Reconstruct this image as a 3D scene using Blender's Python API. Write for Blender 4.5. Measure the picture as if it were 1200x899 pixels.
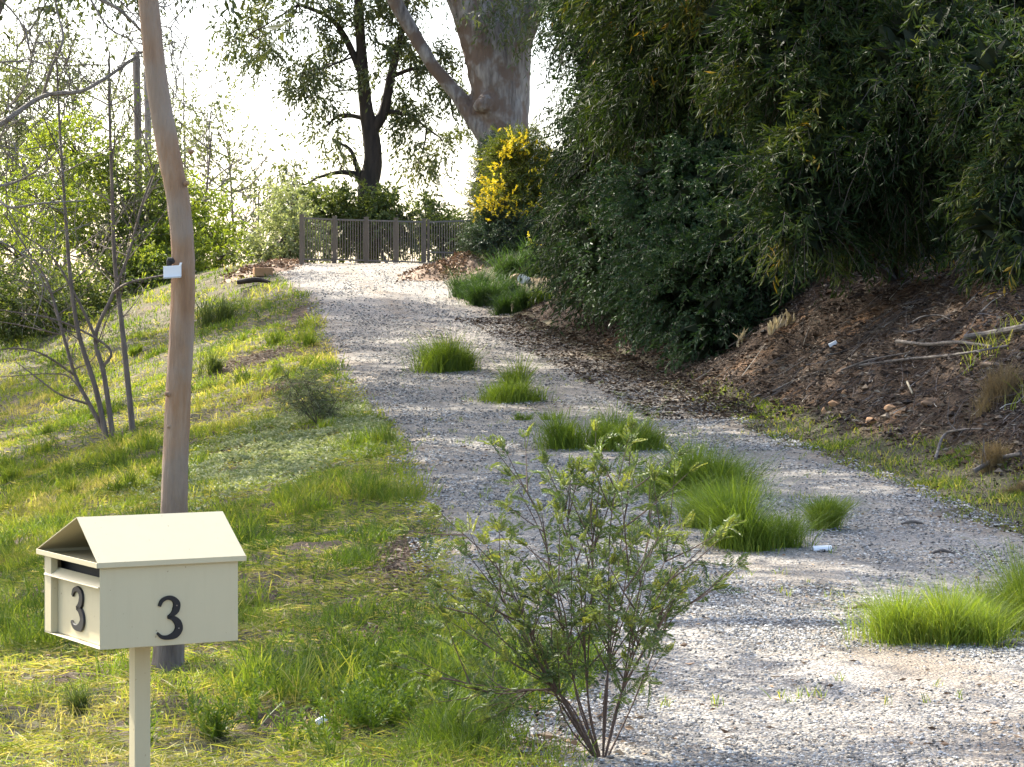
import bpy, math, random
import numpy as np
from mathutils import Vector
R = np.random.RandomState
C = bpy.context.scene
for o in list(bpy.data.objects): bpy.data.objects.remove(o)

# ------------------------------------------------------------ camera
F = 2800.0; EYE = 1.6; HOR = 390.0      # focal length in photo pixels, eye height, horizon row
cam = bpy.data.cameras.new('camera'); co = bpy.data.objects.new('camera', cam); C.collection.objects.link(co)
co.location = (0, 0, EYE); co.rotation_euler = (math.pi/2, 0, 0)
cam.sensor_width = 36; cam.lens = F/1200*36; cam.shift_y = -(449.5-HOR)/1200
cam.clip_start = 0.1; cam.clip_end = 6000
C.camera = co
# ------------------------------------------------------------ world and sun
SUN_AZ = math.radians(41); SUN_EL = math.radians(45)      # azimuth to the left of the view direction
w = bpy.data.worlds.new('World'); C.world = w; w.use_nodes = True
nt = w.node_tree; bg = nt.nodes['Background']
sky = nt.nodes.new('ShaderNodeTexSky'); sky.sky_type = 'NISHITA'; sky.sun_disc = False
sky.sun_elevation = SUN_EL; sky.sun_rotation = -SUN_AZ
sky.air_density = 1.0; sky.dust_density = 3.5; sky.ozone_density = 1.0
nt.links.new(sky.outputs[0], bg.inputs[0]); bg.inputs[1].default_value = 0.15
sd = Vector((-math.sin(SUN_AZ)*math.cos(SUN_EL), math.cos(SUN_AZ)*math.cos(SUN_EL), math.sin(SUN_EL)))
sl = bpy.data.lights.new('sun', 'SUN'); sl.energy = 3.6; sl.angle = math.radians(0.53); sl.color = (1.0, .94, .82)
so = bpy.data.objects.new('sun', sl); C.collection.objects.link(so)
so.rotation_euler = sd.to_track_quat('Z', 'Y').to_euler()
C.view_settings.view_transform = 'Standard'; C.view_settings.look = 'None'
C.view_settings.gamma = 1; C.view_settings.exposure = 1.88
C.view_settings.use_curve_mapping = False
C.render.engine = 'CYCLES'
C.cycles.max_bounces = 6; C.cycles.transmission_bounces = 4; C.cycles.diffuse_bounces = 4

# ------------------------------------------------------------ helpers
def hash2(ix, iy, s):
    n = (ix*374761393 + iy*668265263 + s*1442695041) & 0x7fffffff
    n = ((n ^ (n >> 13))*1274126177) & 0x7fffffff
    return ((n ^ (n >> 16)) & 0xffff)/65535.0
def vnoise(x, y, s=0):
    x = np.asarray(x, float); y = np.asarray(y, float)
    ix = np.floor(x).astype(np.int64); iy = np.floor(y).astype(np.int64)
    fx = x-ix; fy = y-iy; fx = fx*fx*(3-2*fx); fy = fy*fy*(3-2*fy)
    a = hash2(ix, iy, s); b = hash2(ix+1, iy, s); c = hash2(ix, iy+1, s); d = hash2(ix+1, iy+1, s)
    return (a*(1-fx)+b*fx)*(1-fy) + (c*(1-fx)+d*fx)*fy
def fbm(x, y, s=0, o=4):
    t = 0; a = .5
    for i in range(o):
        t = t + a*vnoise(np.asarray(x)*2**i, np.asarray(y)*2**i, s+i*7); a *= .5
    return t
def P(px, py, Y): return np.array([(px-600)/F*Y, Y, EYE+(HOR-py)/F*Y])

class G:
    """collects geometry for ONE mesh"""
    def __init__(s): s.V = []; s.Fs = []; s.R = []; s.n = 0
    def add(s, V, Fa, r=0.5):
        V = np.asarray(V, float).reshape(-1, 3); Fa = np.asarray(Fa, np.int64)
        if len(V) == 0: return
        s.V.append(V); s.Fs.append(Fa+s.n)
        s.R.append(np.broadcast_to(np.asarray(r, float), (len(V),)).copy()); s.n += len(V)
    def build(s, name, mat, parent=None, smooth=False, loc=None):
        V = np.concatenate(s.V); Rr = np.concatenate(s.R)
        if parent is not None and loc is None: loc = np.array(parent['_loc'])
        if loc is None: loc = np.zeros(3)
        me = bpy.data.meshes.new(name)
        me.vertices.add(len(V)); me.vertices.foreach_set('co', (V-loc).astype(np.float32).ravel())
        idx = np.concatenate([f.ravel() for f in s.Fs]); sz = np.concatenate([np.full(len(f), f.shape[1]) for f in s.Fs])
        st = np.concatenate([[0], np.cumsum(sz)[:-1]])
        me.loops.add(len(idx)); me.loops.foreach_set('vertex_index', idx.astype(np.int32))
        me.polygons.add(len(sz)); me.polygons.foreach_set('loop_start', st.astype(np.int32)); me.polygons.foreach_set('loop_total', sz.astype(np.int32))
        me.polygons.foreach_set('use_smooth', np.full(len(sz), smooth))
        a = me.attributes.new('rnd', 'FLOAT', 'POINT'); a.data.foreach_set('value', Rr.astype(np.float32))
        me.update(calc_edges=True); me.materials.append(mat)
        o = bpy.data.objects.new(name, me); C.collection.objects.link(o)
        o['_loc'] = [float(v) for v in loc]
        if parent is not None: o.parent = parent
        else: o.location = loc
        return o
def tag(o, label, cat=None, group=None, kind=None):
    if label: o['label'] = label
    if cat: o['category'] = cat
    if group: o['group'] = group
    if kind: o['kind'] = kind
    return o
def thing(name, label, cat, loc, group=None):
    o = bpy.data.objects.new(name, None); C.collection.objects.link(o)
    o.location = [float(v) for v in loc]; o['_loc'] = [float(v) for v in loc]; o.empty_display_size = .1
    return tag(o, label, cat, group)
def copy_tree(o, label, loc, rotz=0, sc=1.0):
    c = o.copy(); C.collection.objects.link(c); c.location = [float(v) for v in loc]; c.rotation_euler = (0, 0, rotz); c.scale = (sc, sc, sc)
    c['label'] = label
    for ch in list(o.children):
        d = ch.copy(); C.collection.objects.link(d); d.parent = c
        for g in ch.children:
            e = g.copy(); C.collection.objects.link(e); e.parent = d
    return c

def spline(pts, n=6):
    pts = np.asarray(pts, float)
    if len(pts) < 3: 
        t = np.linspace(0, 1, n+1)[:, None]; return pts[0]*(1-t)+pts[1]*t
    p = np.vstack([2*pts[0]-pts[1], pts, 2*pts[-1]-pts[-2]]); out = []
    for i in range(1, len(p)-2):
        for t in np.linspace(0, 1, n, endpoint=False):
            out.append(.5*((2*p[i])+(-p[i-1]+p[i+1])*t+(2*p[i-1]-5*p[i]+4*p[i+1]-p[i+2])*t*t+(-p[i-1]+3*p[i]-3*p[i+1]+p[i+2])*t**3))
    out.append(p[-2]); return np.array(out)
def tube(g, pts, rad, k=6, r=.5, cap=True, bump=0, seed=0):
    pts = np.asarray(pts, float); n = len(pts); rad = np.interp(np.linspace(0, 1, n), np.linspace(0, 1, len(np.atleast_1d(rad))), np.atleast_1d(rad))
    T = np.gradient(pts, axis=0); T /= np.linalg.norm(T, axis=1)[:, None]+1e-9
    ref = np.array([0.0, 1, 0]) if abs(T[:, 1]).mean() < .8 else np.array([1.0, 0, 0])
    A = np.cross(T, ref); A /= np.linalg.norm(A, axis=1)[:, None]+1e-9; B = np.cross(T, A)
    a = np.arange(k)*2*math.pi/k
    rr = rad[:, None]*np.ones((1, k))
    if bump: rr = rr*(1+bump*(2*fbm(np.arange(n)[:, None]*.55+seed, 3*np.cos(a)[None]+3*np.sin(2*a)[None]*.5, seed, 3)-.95))
    V = pts[:, None]+rr[..., None]*(A[:, None]*np.cos(a)[None, :, None]+B[:, None]*np.sin(a)[None, :, None])
    V = V.reshape(-1, 3); i = np.arange(n-1)[:, None]*k; j = np.arange(k)[None]; j2 = (j+1) % k
    Fq = np.stack([i+j, i+j2, i+k+j2, i+k+j], -1).reshape(-1, 4)
    g.add(V, Fq, r)
    if cap:
        V2 = np.vstack([V[:k], pts[:1], V[-k:], pts[-1:]]); jj = np.arange(k); jn = (jj+1) % k
        Ft = np.vstack([np.stack([jn, jj, np.full(k, k)], -1), np.stack([jj+k+1, jn+k+1, np.full(k, 2*k+1)], -1)])
        g.add(V2, Ft, r)
def ptube(g, ppts, rad, k=6, n=6, r=.5, **kw):
    """ppts: list of (px,py,Y)"""
    tube(g, spline([P(*p) for p in ppts], n), rad, k, r, **kw)
def box(g, c, ax, ay, az, r=.5):
    c, ax, ay, az = [np.asarray(v, float) for v in (c, ax, ay, az)]
    V = [c+sx*ax+sy*ay+sz*az for sz in (-1, 1) for sy in (-1, 1) for sx in (-1, 1)]
    g.add(V, [[0, 2, 3, 1], [4, 5, 7, 6], [0, 1, 5, 4], [2, 6, 7, 3], [0, 4, 6, 2], [1, 3, 7, 5]], r)
def unit(v): return v/(np.linalg.norm(v, axis=-1, keepdims=True)+1e-9)

def leaves(g, Pn, D, L, W, rs, fold=.25, seg=1, rnd=None):
    """folded lance leaves: base Pn, direction D, length L, width W"""
    n = len(Pn); 
    if n == 0: return
    D = unit(D); N = unit(rs.normal(size=(n, 3))); S = unit(np.cross(D, N)); U = np.cross(S, D)
    L = np.broadcast_to(L, (n,))[:, None]; W = np.broadcast_to(W, (n,))[:, None]
    rnd = rs.rand(n) if rnd is None else rnd
    if seg == 1:
        V = np.stack([Pn, Pn+D*L*.5+S*W*.5+U*W*fold, Pn+D*L-U*L*.06, Pn+D*L*.5-S*W*.5+U*W*fold], 1)
        b = np.arange(n)[:, None]*4
        Fa = np.concatenate([b+np.array([[0, 1, 2]]), b+np.array([[0, 2, 3]])])
        g.add(V.reshape(-1, 3), Fa, np.repeat(rnd, 4))
    else:
        V = np.stack([Pn, Pn+D*L*.28+S*W*.45+U*W*fold, Pn+D*L*.65+S*W*.42+U*(W*fold-L*.03), Pn+D*L-U*L*.12,
                      Pn+D*L*.65-S*W*.42+U*(W*fold-L*.03), Pn+D*L*.28-S*W*.45+U*W*fold, Pn+D*L*.28, Pn+D*L*.65-U*L*.04], 1)
        b = np.arange(n)[:, None]*8
        g.add(V.reshape(-1, 3), np.concatenate([b+np.array([[0, 1, 6, 6]])])[:, :3], np.repeat(rnd, 8))
        m = g.n-len(V)*8
        g.Fs.append(np.concatenate([b+np.array([[0, 6, 5]]), b+np.array([[2, 3, 7]]), b+np.array([[7, 3, 4]])])+m)
        g.Fs.append(np.concatenate([b+np.array([[1, 2, 7, 6]]), b+np.array([[6, 7, 4, 5]])])+m)
def blades(g, Pn, h, wd, rs, lean=.35, curl=.5, rnd=None, bias=None):
    n = len(Pn); az = rs.rand(n)*2*math.pi; d = np.stack([np.cos(az), np.sin(az), 0*az], -1)
    if bias is not None: d = d+bias
    fa = rs.rand(n)*2*math.pi; s = np.stack([np.cos(fa), np.sin(fa), 0*fa], -1)
    h = np.broadcast_to(h, (n,))[:, None]; wd = np.broadcast_to(wd, (n,))[:, None]; up = np.array([[0, 0, 1.0]])
    le = (lean*rs.rand(n))[:, None]; cu = (curl*rs.rand(n))[:, None]
    m1 = Pn+up*h*.4+d*h*le*.35; m2 = Pn+up*h*.75+d*h*(le*.8+cu*.15); tp = Pn+up*h*(1-cu*.35)+d*h*(le*1.2+cu*.55)
    V = np.stack([Pn-s*wd*.5, Pn+s*wd*.5, m1-s*wd*.5, m1+s*wd*.5, m2-s*wd*.33, m2+s*wd*.33, tp], 1)
    rnd = rs.rand(n) if rnd is None else rnd; b = np.arange(n)[:, None]*7
    g.add(V.reshape(-1, 3), b+np.array([[0, 1, 3, 2]]), np.repeat(rnd, 7)); k = g.n-n*7
    g.Fs.append(b+np.array([[2, 3, 5, 4]])+k); g.Fs.append(b+np.array([[4, 5, 6]])+k)
def ellips(rs, n, shell=0.0):
    v = unit(rs.normal(size=(n, 3))); r = rs.rand(n)**(1/3.); r = shell+(1-shell)*r
    return v*r[:, None]
def sprigs(g, gt, Pn, D, rs, L=.45, nl=12, ll=.12, lw=.022, droop=.5, ang=.75, rnd=None, twig=.003):
    """drooping shoots of lance leaves: Pn (n,3) roots, D (n,3) start directions"""
    n = len(Pn); D = unit(D); Ls = L*(.6+.8*rs.rand(n)); rn = rs.rand(n) if rnd is None else rnd
    t = (np.arange(nl)+.5)/nl
    def pos(tt): return Pn[:, None]+D[:, None]*(Ls[:, None]*tt)[..., None]+np.array([0, 0, -1.0])*(droop*Ls[:, None]*tt**2)[..., None]
    pp = pos(np.broadcast_to(t, (n, nl))); q = pos(np.broadcast_to(t+.03, (n, nl))); ax = unit(q-pp)
    rv = unit(rs.normal(size=(n, nl, 3))); rad = unit(np.cross(ax, rv)); dd = ax*math.cos(ang)+rad*math.sin(ang)+np.array([0, 0, -.25*droop])
    lr = np.clip(rn[:, None]+.22*(rs.rand(n, nl)-.5), 0, 1)
    leaves(g, pp.reshape(-1, 3), dd.reshape(-1, 3), (ll*(.6+.7*rs.rand(n*nl))), lw*(.8+.5*rs.rand(n*nl)), rs, rnd=lr.ravel())
    if gt is not None:
        e = [pos(np.full((n, 1), tt))[:, 0] for tt in (0, .5, 1)]; s = unit(np.cross(D, rs.normal(size=(n, 3))))*twig
        V = np.stack([e[0]-s, e[0]+s, e[1]-s, e[1]+s, e[2]-s*.5, e[2]+s*.5], 1); b = np.arange(n)[:, None]*6
        gt.add(V.reshape(-1, 3), np.concatenate([b+np.array([[0, 1, 3, 2]]), b+np.array([[2, 3, 5, 4]])]), .5)

# ------------------------------------------------------------ materials
def mat(name):
    m = bpy.data.materials.new(name); m.use_nodes = True; return m, m.node_tree, m.node_tree.nodes['Principled BSDF']
def N(t, ty, **kw):
    n = t.nodes.new(ty)
    for k, v in kw.items():
        if k in n.inputs: n.inputs[k].default_value = v
        else: setattr(n, k, v)
    return n
def ramp(t, fac, stops):
    r = t.nodes.new('ShaderNodeValToRGB'); e = r.color_ramp.elements
    while len(e) < len(stops): e.new(.5)
    for el, (p, c) in zip(e, stops): el.position = p; el.color = (*c, 1)
    t.links.new(fac, r.inputs[0]); return r.outputs[0]
def mix(t, fac, a, b, mode='MIX'):
    m = t.nodes.new('ShaderNodeMix'); m.data_type = 'RGBA'; m.blend_type = mode
    for s, v in ((m.inputs[0], fac), (m.inputs[6], a), (m.inputs[7], b)):
        if isinstance(v, (int, float)): s.default_value = v
        elif isinstance(v, tuple): s.default_value = (*v, 1)
        else: t.links.new(v, s)
    return m.outputs[2]
def math_(t, op, a, b=0.0):
    m = t.nodes.new('ShaderNodeMath'); m.operation = op
    for s, v in ((m.inputs[0], a), (m.inputs[1], b)):
        if isinstance(v, (int, float)): s.default_value = v
        else: t.links.new(v, s)
    return m.outputs[0]
def geo(t): return t.nodes.new('ShaderNodeNewGeometry').outputs['Position']
def noise(t, scale, detail=4, rough=.55, vec=None):
    n = N(t, 'ShaderNodeTexNoise', Scale=scale, Detail=detail, Roughness=rough)
    t.links.new(vec if vec is not None else geo(t), n.inputs['Vector']); return n.outputs['Fac']
def attr(t, n='rnd'): a = t.nodes.new('ShaderNodeAttribute'); a.attribute_name = n; return a.outputs['Fac']
def bump(t, p, h, dist=.01, strength=1.0):
    b = N(t, 'ShaderNodeBump', Strength=strength, Distance=dist); t.links.new(h, b.inputs['Height']); t.links.new(b.outputs[0], p.inputs['Normal'])
def leafmat(name, stops, trans=.35, rough=.5, tcol=(1.25, 1.15, .5), nscale=1.5, namp=.5, spec=.35):
    m, t, p = mat(name)
    f = math_(t, 'ADD', attr(t), math_(t, 'MULTIPLY', math_(t, 'SUBTRACT', noise(t, nscale, 2), .5), namp))
    c = ramp(t, f, stops); t.links.new(c, p.inputs['Base Color']); p.inputs['Roughness'].default_value = rough
    p.inputs['Specular IOR Level'].default_value = spec
    tr = t.nodes.new('ShaderNodeBsdfTranslucent'); t.links.new(mix(t, 1.0, c, tcol, 'MULTIPLY'), tr.inputs[0])
    ms = t.nodes.new('ShaderNodeMixShader'); ms.inputs[0].default_value = trans
    t.links.new(p.outputs[0], ms.inputs[1]); t.links.new(tr.outputs[0], ms.inputs[2])
    t.links.new(ms.outputs[0], t.nodes['Material Output'].inputs[0]); return m
def barkmat(name, stops, sx=9, sz=1.6, bd=.012, rough=.85, patch=None):
    m, t, p = mat(name); mp = N(t, 'ShaderNodeMapping'); mp.inputs['Scale'].default_value = (sx, sx, sz)
    t.links.new(geo(t), mp.inputs[0]); f = noise(t, 1.0, 6, .6, mp.outputs[0]); c = ramp(t, f, stops)
    if patch: c = mix(t, ramp(t, noise(t, patch[0], 3), [(.48, (0, 0, 0)), (.58, (1, 1, 1))]), c, patch[1])
    t.links.new(c, p.inputs['Base Color']); p.inputs['Roughness'].default_value = rough
    bump(t, p, f, bd); return m
def plain(name, col, rough=.5, metal=0, nz=0.0, scale=30):
    m, t, p = mat(name)
    if nz: t.links.new(mix(t, noise(t, scale), tuple(v*(1-nz) for v in col), tuple(min(1, v*(1+nz)) for v in col)), p.inputs['Base Color'])
    else: p.inputs['Base Color'].default_value = (*col, 1)
    p.inputs['Roughness'].default_value = rough; p.inputs['Metallic'].default_value = metal; return m
def varmat(name, stops, rough=.8, nscale=20):
    m, t, p = mat(name); t.links.new(ramp(t, math_(t, 'ADD', attr(t), math_(t, 'MULTIPLY', math_(t, 'SUBTRACT', noise(t, nscale, 3), .5), .3)), stops), p.inputs['Base Color'])
    p.inputs['Roughness'].default_value = rough; return m

M = {}
# gravel
m, t, p = mat('gravel')
v1 = N(t, 'ShaderNodeTexVoronoi', Scale=70.0); t.links.new(geo(t), v1.inputs['Vector'])
v2 = N(t, 'ShaderNodeTexVoronoi', Scale=36.0); t.links.new(geo(t), v2.inputs['Vector'])
sep = t.nodes.new('ShaderNodeSeparateColor'); t.links.new(v1.outputs['Color'], sep.inputs[0])
sep2 = t.nodes.new('ShaderNodeSeparateColor'); t.links.new(v2.outputs['Color'], sep2.inputs[0])
c = ramp(t, sep.outputs[0], [(0, (.08, .08, .08)), (.2, (.19, .19, .195)), (.5, (.30, .30, .305)), (.8, (.42, .42, .42)), (1, (.62, .61, .59))])
c = mix(t, ramp(t, sep2.outputs[1], [(.9, (0, 0, 0)), (.93, (.8, .8, .8))]), c, (.13, .10, .08))
c = mix(t, ramp(t, v1.outputs['Distance'], [(.35, (0, 0, 0)), (.75, (.55, .55, .55))]), c, (.09, .08, .07))
dirt = math_(t, 'ADD', noise(t, 1.3, 6, .65), math_(t, 'MULTIPLY', attr(t), .35))
c = mix(t, ramp(t, dirt, [(.50, (0, 0, 0)), (.74, (.8, .8, .8))]), c, mix(t, noise(t, 45, 3), (.10, .07, .05), (.26, .21, .15)))
t.links.new(mix(t, math_(t, 'MULTIPLY', noise(t, .35, 3), .35), c, (.46, .44, .40)), p.inputs['Base Color'])
gc_ = p.inputs['Base Color'].links[0].from_socket; t.links.new(mix(t, 1.0, gc_, (.95, .885, .785), 'MULTIPLY'), p.inputs['Base Color'])
p.inputs['Roughness'].default_value = .85
hh = math_(t, 'ADD', math_(t, 'MULTIPLY', v1.outputs['Distance'], -1.0), math_(t, 'MULTIPLY', v2.outputs['Distance'], -.7))
bump(t, p, hh, .013, 1.0); M['gravel'] = m
# ground : attribute mask  0 = grass side, 1 = earth bank, litter by noise
m, t, p = mat('earth')
g1 = mix(t, ramp(t, noise(t, 1.1, 5, .65), [(.4, (0, 0, 0)), (.62, (1, 1, 1))]), (.075, .095, .026), (.19, .165, .075))
g1 = mix(t, ramp(t, noise(t, 38, 5, .75), [(.4, (0, 0, 0)), (.55, (.9, .9, .9))]), g1, mix(t, noise(t, 90, 2), (.035, .028, .016), (.12, .09, .055)))
g1 = mix(t, ramp(t, noise(t, .8, 4), [(.56, (0, 0, 0)), (.66, (.9, .9, .9))]), g1, mix(t, noise(t, 30), (.10, .07, .045), (.24, .18, .12)))
b1 = mix(t, ramp(t, noise(t, 26, 5, .7), [(.35, (0, 0, 0)), (.65, (1, 1, 1))]), (.022, .012, .006), (.105, .060, .030))
b1 = mix(t, ramp(t, noise(t, .75, 4, .6), [(.53, (0, 0, 0)), (.63, (.85, .85, .85))]), b1, mix(t, noise(t, 14, 5), (.12, .055, .02), (.26, .14, .06)))
t.links.new(mix(t, attr(t), g1, b1), p.inputs['Base Color']); p.inputs['Roughness'].default_value = .95
bump(t, p, math_(t, 'ADD', noise(t, 20, 6, .7), math_(t, 'MULTIPLY', noise(t, 4, 3), 2.0)), .05, 1.0); M['earth'] = m
M['grass'] = leafmat('grass_blades', [(0, (.06, .105, .016)), (.35, (.13, .20, .028)), (.62, (.24, .29, .045)), (.85, (.38, .35, .12)), (1, (.48, .41, .22))], .5, .55, (1.35, 1.3, .5), .9, .75)
M['tuft'] = leafmat('tuft_blades', [(0, (.08, .13, .02)), (.45, (.18, .26, .035)), (.78, (.33, .37, .06)), (1, (.52, .46, .16))], .45, .5, (1.25, 1.25, .4), 3, .35)
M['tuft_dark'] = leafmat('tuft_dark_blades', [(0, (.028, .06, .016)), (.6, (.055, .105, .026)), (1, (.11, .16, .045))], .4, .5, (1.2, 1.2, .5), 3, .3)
M['straw'] = leafmat('straw_blades', [(0, (.14, .10, .05)), (.5, (.27, .20, .10)), (.8, (.22, .20, .07)), (1, (.12, .17, .04))], .3, .7, (1.1, 1, .7), 3, .3)
M['cover'] = leafmat('silver_cover_leaves', [(0, (.17, .22, .07)), (.5, (.33, .36, .17)), (1, (.50, .50, .32))], .3, .6, (1.1, 1.1, .7), 3, .4)
M['weed'] = leafmat('weed_leaves', [(0, (.06, .11, .015)), (.5, (.12, .19, .025)), (1, (.22, .28, .05))], .4, .5, (1.25, 1.2, .4), 3, .4)
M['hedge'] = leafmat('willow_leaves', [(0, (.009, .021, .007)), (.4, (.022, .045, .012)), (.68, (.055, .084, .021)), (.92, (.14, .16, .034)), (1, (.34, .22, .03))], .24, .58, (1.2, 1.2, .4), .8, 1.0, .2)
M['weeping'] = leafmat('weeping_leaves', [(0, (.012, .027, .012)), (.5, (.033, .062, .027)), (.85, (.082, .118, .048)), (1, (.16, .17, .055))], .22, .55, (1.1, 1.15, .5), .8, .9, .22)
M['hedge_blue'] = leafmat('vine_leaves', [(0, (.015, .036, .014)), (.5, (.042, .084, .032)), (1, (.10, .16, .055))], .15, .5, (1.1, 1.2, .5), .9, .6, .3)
M['hedge_core'] = leafmat('dark_occluder', [(0, (.012, .02, .008)), (1, (.025, .038, .014))], .05, .7)  # near-black green paints the shade deep inside the bank crowns
M['gumleaf'] = leafmat('gum_leaves', [(0, (.05, .07, .03)), (.5, (.09, .12, .045)), (1, (.18, .20, .07))], .3, .38, (1.3, 1.2, .45), .8, .4, .5)
M['bright'] = leafmat('bright_leaves', [(0, (.07, .12, .025)), (.5, (.17, .23, .045)), (1, (.34, .38, .09))], .5, .5, (1.35, 1.3, .4), .5, .6)
M['mid'] = leafmat('shrub_leaves', [(0, (.055, .085, .025)), (.5, (.11, .15, .045)), (1, (.22, .26, .08))], .42, .5, (1.25, 1.2, .5), .7, .5)
M['olive'] = leafmat('broom_leaves', [(0, (.05, .075, .015)), (.5, (.11, .145, .025)), (1, (.24, .25, .04))], .35, .5, (1.25, 1.2, .4), 1, .5)
M['far'] = leafmat('haze_pale_leaves', [(0, (.09, .12, .05)), (1, (.20, .22, .10))], .4, .6, (1.2, 1.15, .6), .3, .5)  # pale leaf colour stands in for haze over distance
M['conifer'] = leafmat('conifer_leaves', [(0, (.02, .04, .018)), (.6, (.05, .085, .04)), (1, (.10, .15, .07))], .2, .5, (1.1, 1.1, .6), 1, .4)
M['yellow'] = leafmat('yellow_flowers', [(0, (.45, .36, .015)), (.5, (.66, .52, .02)), (1, (.78, .68, .07))], .35, .6, (1.05, 1.0, .5), 3, .3)
M['acacia'] = leafmat('feathery_leaves', [(0, (.05, .085, .035)), (.5, (.10, .15, .05)), (.85, (.19, .24, .06)), (1, (.32, .34, .07))], .35, .5, (1.25, 1.2, .5), 5, .3)
M['silver'] = leafmat('grey_green_leaves', [(0, (.14, .18, .07)), (.6, (.29, .33, .16)), (1, (.5, .5, .34))], .4, .5, (1.1, 1.1, .6), 5, .3)
M['litter'] = varmat('leaf_litter', [(0, (.014, .008, .004)), (.4, (.050, .026, .012)), (.65, (.11, .056, .022)), (.84, (.15, .115, .08)), (1, (.38, .31, .22))])
M['litter_pale'] = varmat('dry_leaves', [(0, (.10, .06, .035)), (.5, (.27, .17, .10)), (1, (.50, .37, .24))])
M['stone'] = varmat('pebbles', [(0, (.06, .058, .053)), (.5, (.235, .228, .215)), (.85, (.38, .37, .35)), (1, (.58, .565, .52))], .8, 60)
M['twig'] = barkmat('twig_bark', [(.3, (.05, .038, .03)), (.7, (.15, .12, .095))], 30, 6, .003)
M['sapbark'] = barkmat('sapling_bark', [(.3, (.11, .085, .07)), (.7, (.24, .19, .16))], 20, 4, .003)
M['redtwig'] = barkmat('brown_stem_bark', [(.3, (.06, .035, .025)), (.7, (.15, .10, .075))], 60, 12, .002)
M['greytwig'] = barkmat('pale_branch_bark', [(.3, (.16, .13, .11)), (.7, (.33, .29, .25))], 20, 4, .004)
M['darkbark'] = barkmat('dark_bark', [(.3, (.018, .013, .010)), (.7, (.07, .05, .038))], 7, 1.5, .03)
M['gumbark'] = barkmat('smooth_gum_bark', [(.28, (.07, .055, .045)), (.42, (.17, .14, .12)), (.58, (.28, .25, .22)), (.8, (.42, .37, .33))], 7.5, 1.5, .08, .75, (1.6, (.15, .10, .07)))
M['postbark'] = barkmat('old_pole_bark', [(.3, (.10, .075, .06)), (.7, (.25, .21, .18))], 8, .8, .02)
# leaning trunk: smooth tan bark, grey rough toward the foot
m, t, p = mat('tan_bark')
mp = N(t, 'ShaderNodeMapping'); mp.inputs['Scale'].default_value = (14, 14, 2.2); t.links.new(geo(t), mp.inputs[0])
f1 = noise(t, 1.0, 6, .6, mp.outputs[0])
tan = ramp(t, f1, [(.3, (.19, .10, .05)), (.5, (.29, .165, .085)), (.72, (.37, .25, .16))])
tan = mix(t, ramp(t, noise(t, 2.6, 4), [(.42, (0, 0, 0)), (.6, (.85, .85, .85))]), tan, mix(t, f1, (.20, .14, .095), (.34, .27, .205)))
gry = ramp(t, f1, [(.3, (.07, .05, .038)), (.55, (.19, .145, .11)), (.75, (.29, .24, .195))])
sx = t.nodes.new('ShaderNodeSeparateXYZ'); t.links.new(geo(t), sx.inputs[0])
zz = math_(t, 'ADD', sx.outputs[2], math_(t, 'MULTIPLY', noise(t, 3, 3), .9))
t.links.new(mix(t, ramp(t, math_(t, 'MULTIPLY', zz, .5), [(.42, (0, 0, 0)), (.72, (1, 1, 1))]), gry, tan), p.inputs['Base Color'])
p.inputs['Roughness'].default_value = .8; mp2 = N(t, 'ShaderNodeMapping'); mp2.inputs['Scale'].default_value = (55, 55, 9); t.links.new(geo(t), mp2.inputs[0])
bump(t, p, math_(t, 'ADD', f1, math_(t, 'MULTIPLY', noise(t, 1.0, 4, .6, mp2.outputs[0]), .6)), .022); M['tanbark'] = m
M['fence'] = plain('fence_paint', (.155, .13, .105), .55, 0, .12, 6)
M['cream'] = None
m, t, p = mat('cream_powdercoat')
c = mix(t, noise(t, 9, 4), (.50, .445, .285), (.54, .48, .31))
mps = N(t, 'ShaderNodeMapping'); mps.inputs['Scale'].default_value = (45, 45, 3.5); t.links.new(geo(t), mps.inputs[0])
c = mix(t, ramp(t, noise(t, 1.0, 5, .65, mps.outputs[0]), [(.5, (0, 0, 0)), (.72, (.11, .11, .11))]), c, (.36, .30, .18))
c = mix(t, ramp(t, noise(t, 75, 2), [(.71, (0, 0, 0)), (.76, (.7, .7, .7))]), c, (.25, .18, .10))
t.links.new(c, p.inputs['Base Color']); p.inputs['Roughness'].default_value = .38
bump(t, p, noise(t, 500, 2), .0006, .3); M['cream'] = m
M['black'] = plain('black_numeral_plastic', (.004, .004, .005), .6)
M['screw'] = plain('screw_metal', (.35, .35, .35), .3, 1)
M['white'] = plain('white_plastic', (.78, .80, .82), .35, 0, .04, 50)
M['darkgap'] = plain('rubber_and_slot_shade', (.02, .02, .02), .8)  # dark strap and clip colour, and painted shade behind the mail slot
M['rock'] = varmat('brown_rock', [(0, (.10, .06, .035)), (.5, (.26, .16, .09)), (1, (.42, .30, .19))], .9, 12)
M['ochre'] = plain('ochre_sandstone', (.42, .24, .12), .9, 0, .3, 12)
M['palefrond'] = leafmat('pale_dry_fronds', [(0, (.42, .34, .22)), (1, (.62, .55, .40))], .3, .7, (1, 1, .8))
M['log'] = barkmat('weathered_log_bark', [(.3, (.06, .05, .042)), (.7, (.21, .18, .155))], 14, 10, .01)

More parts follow.
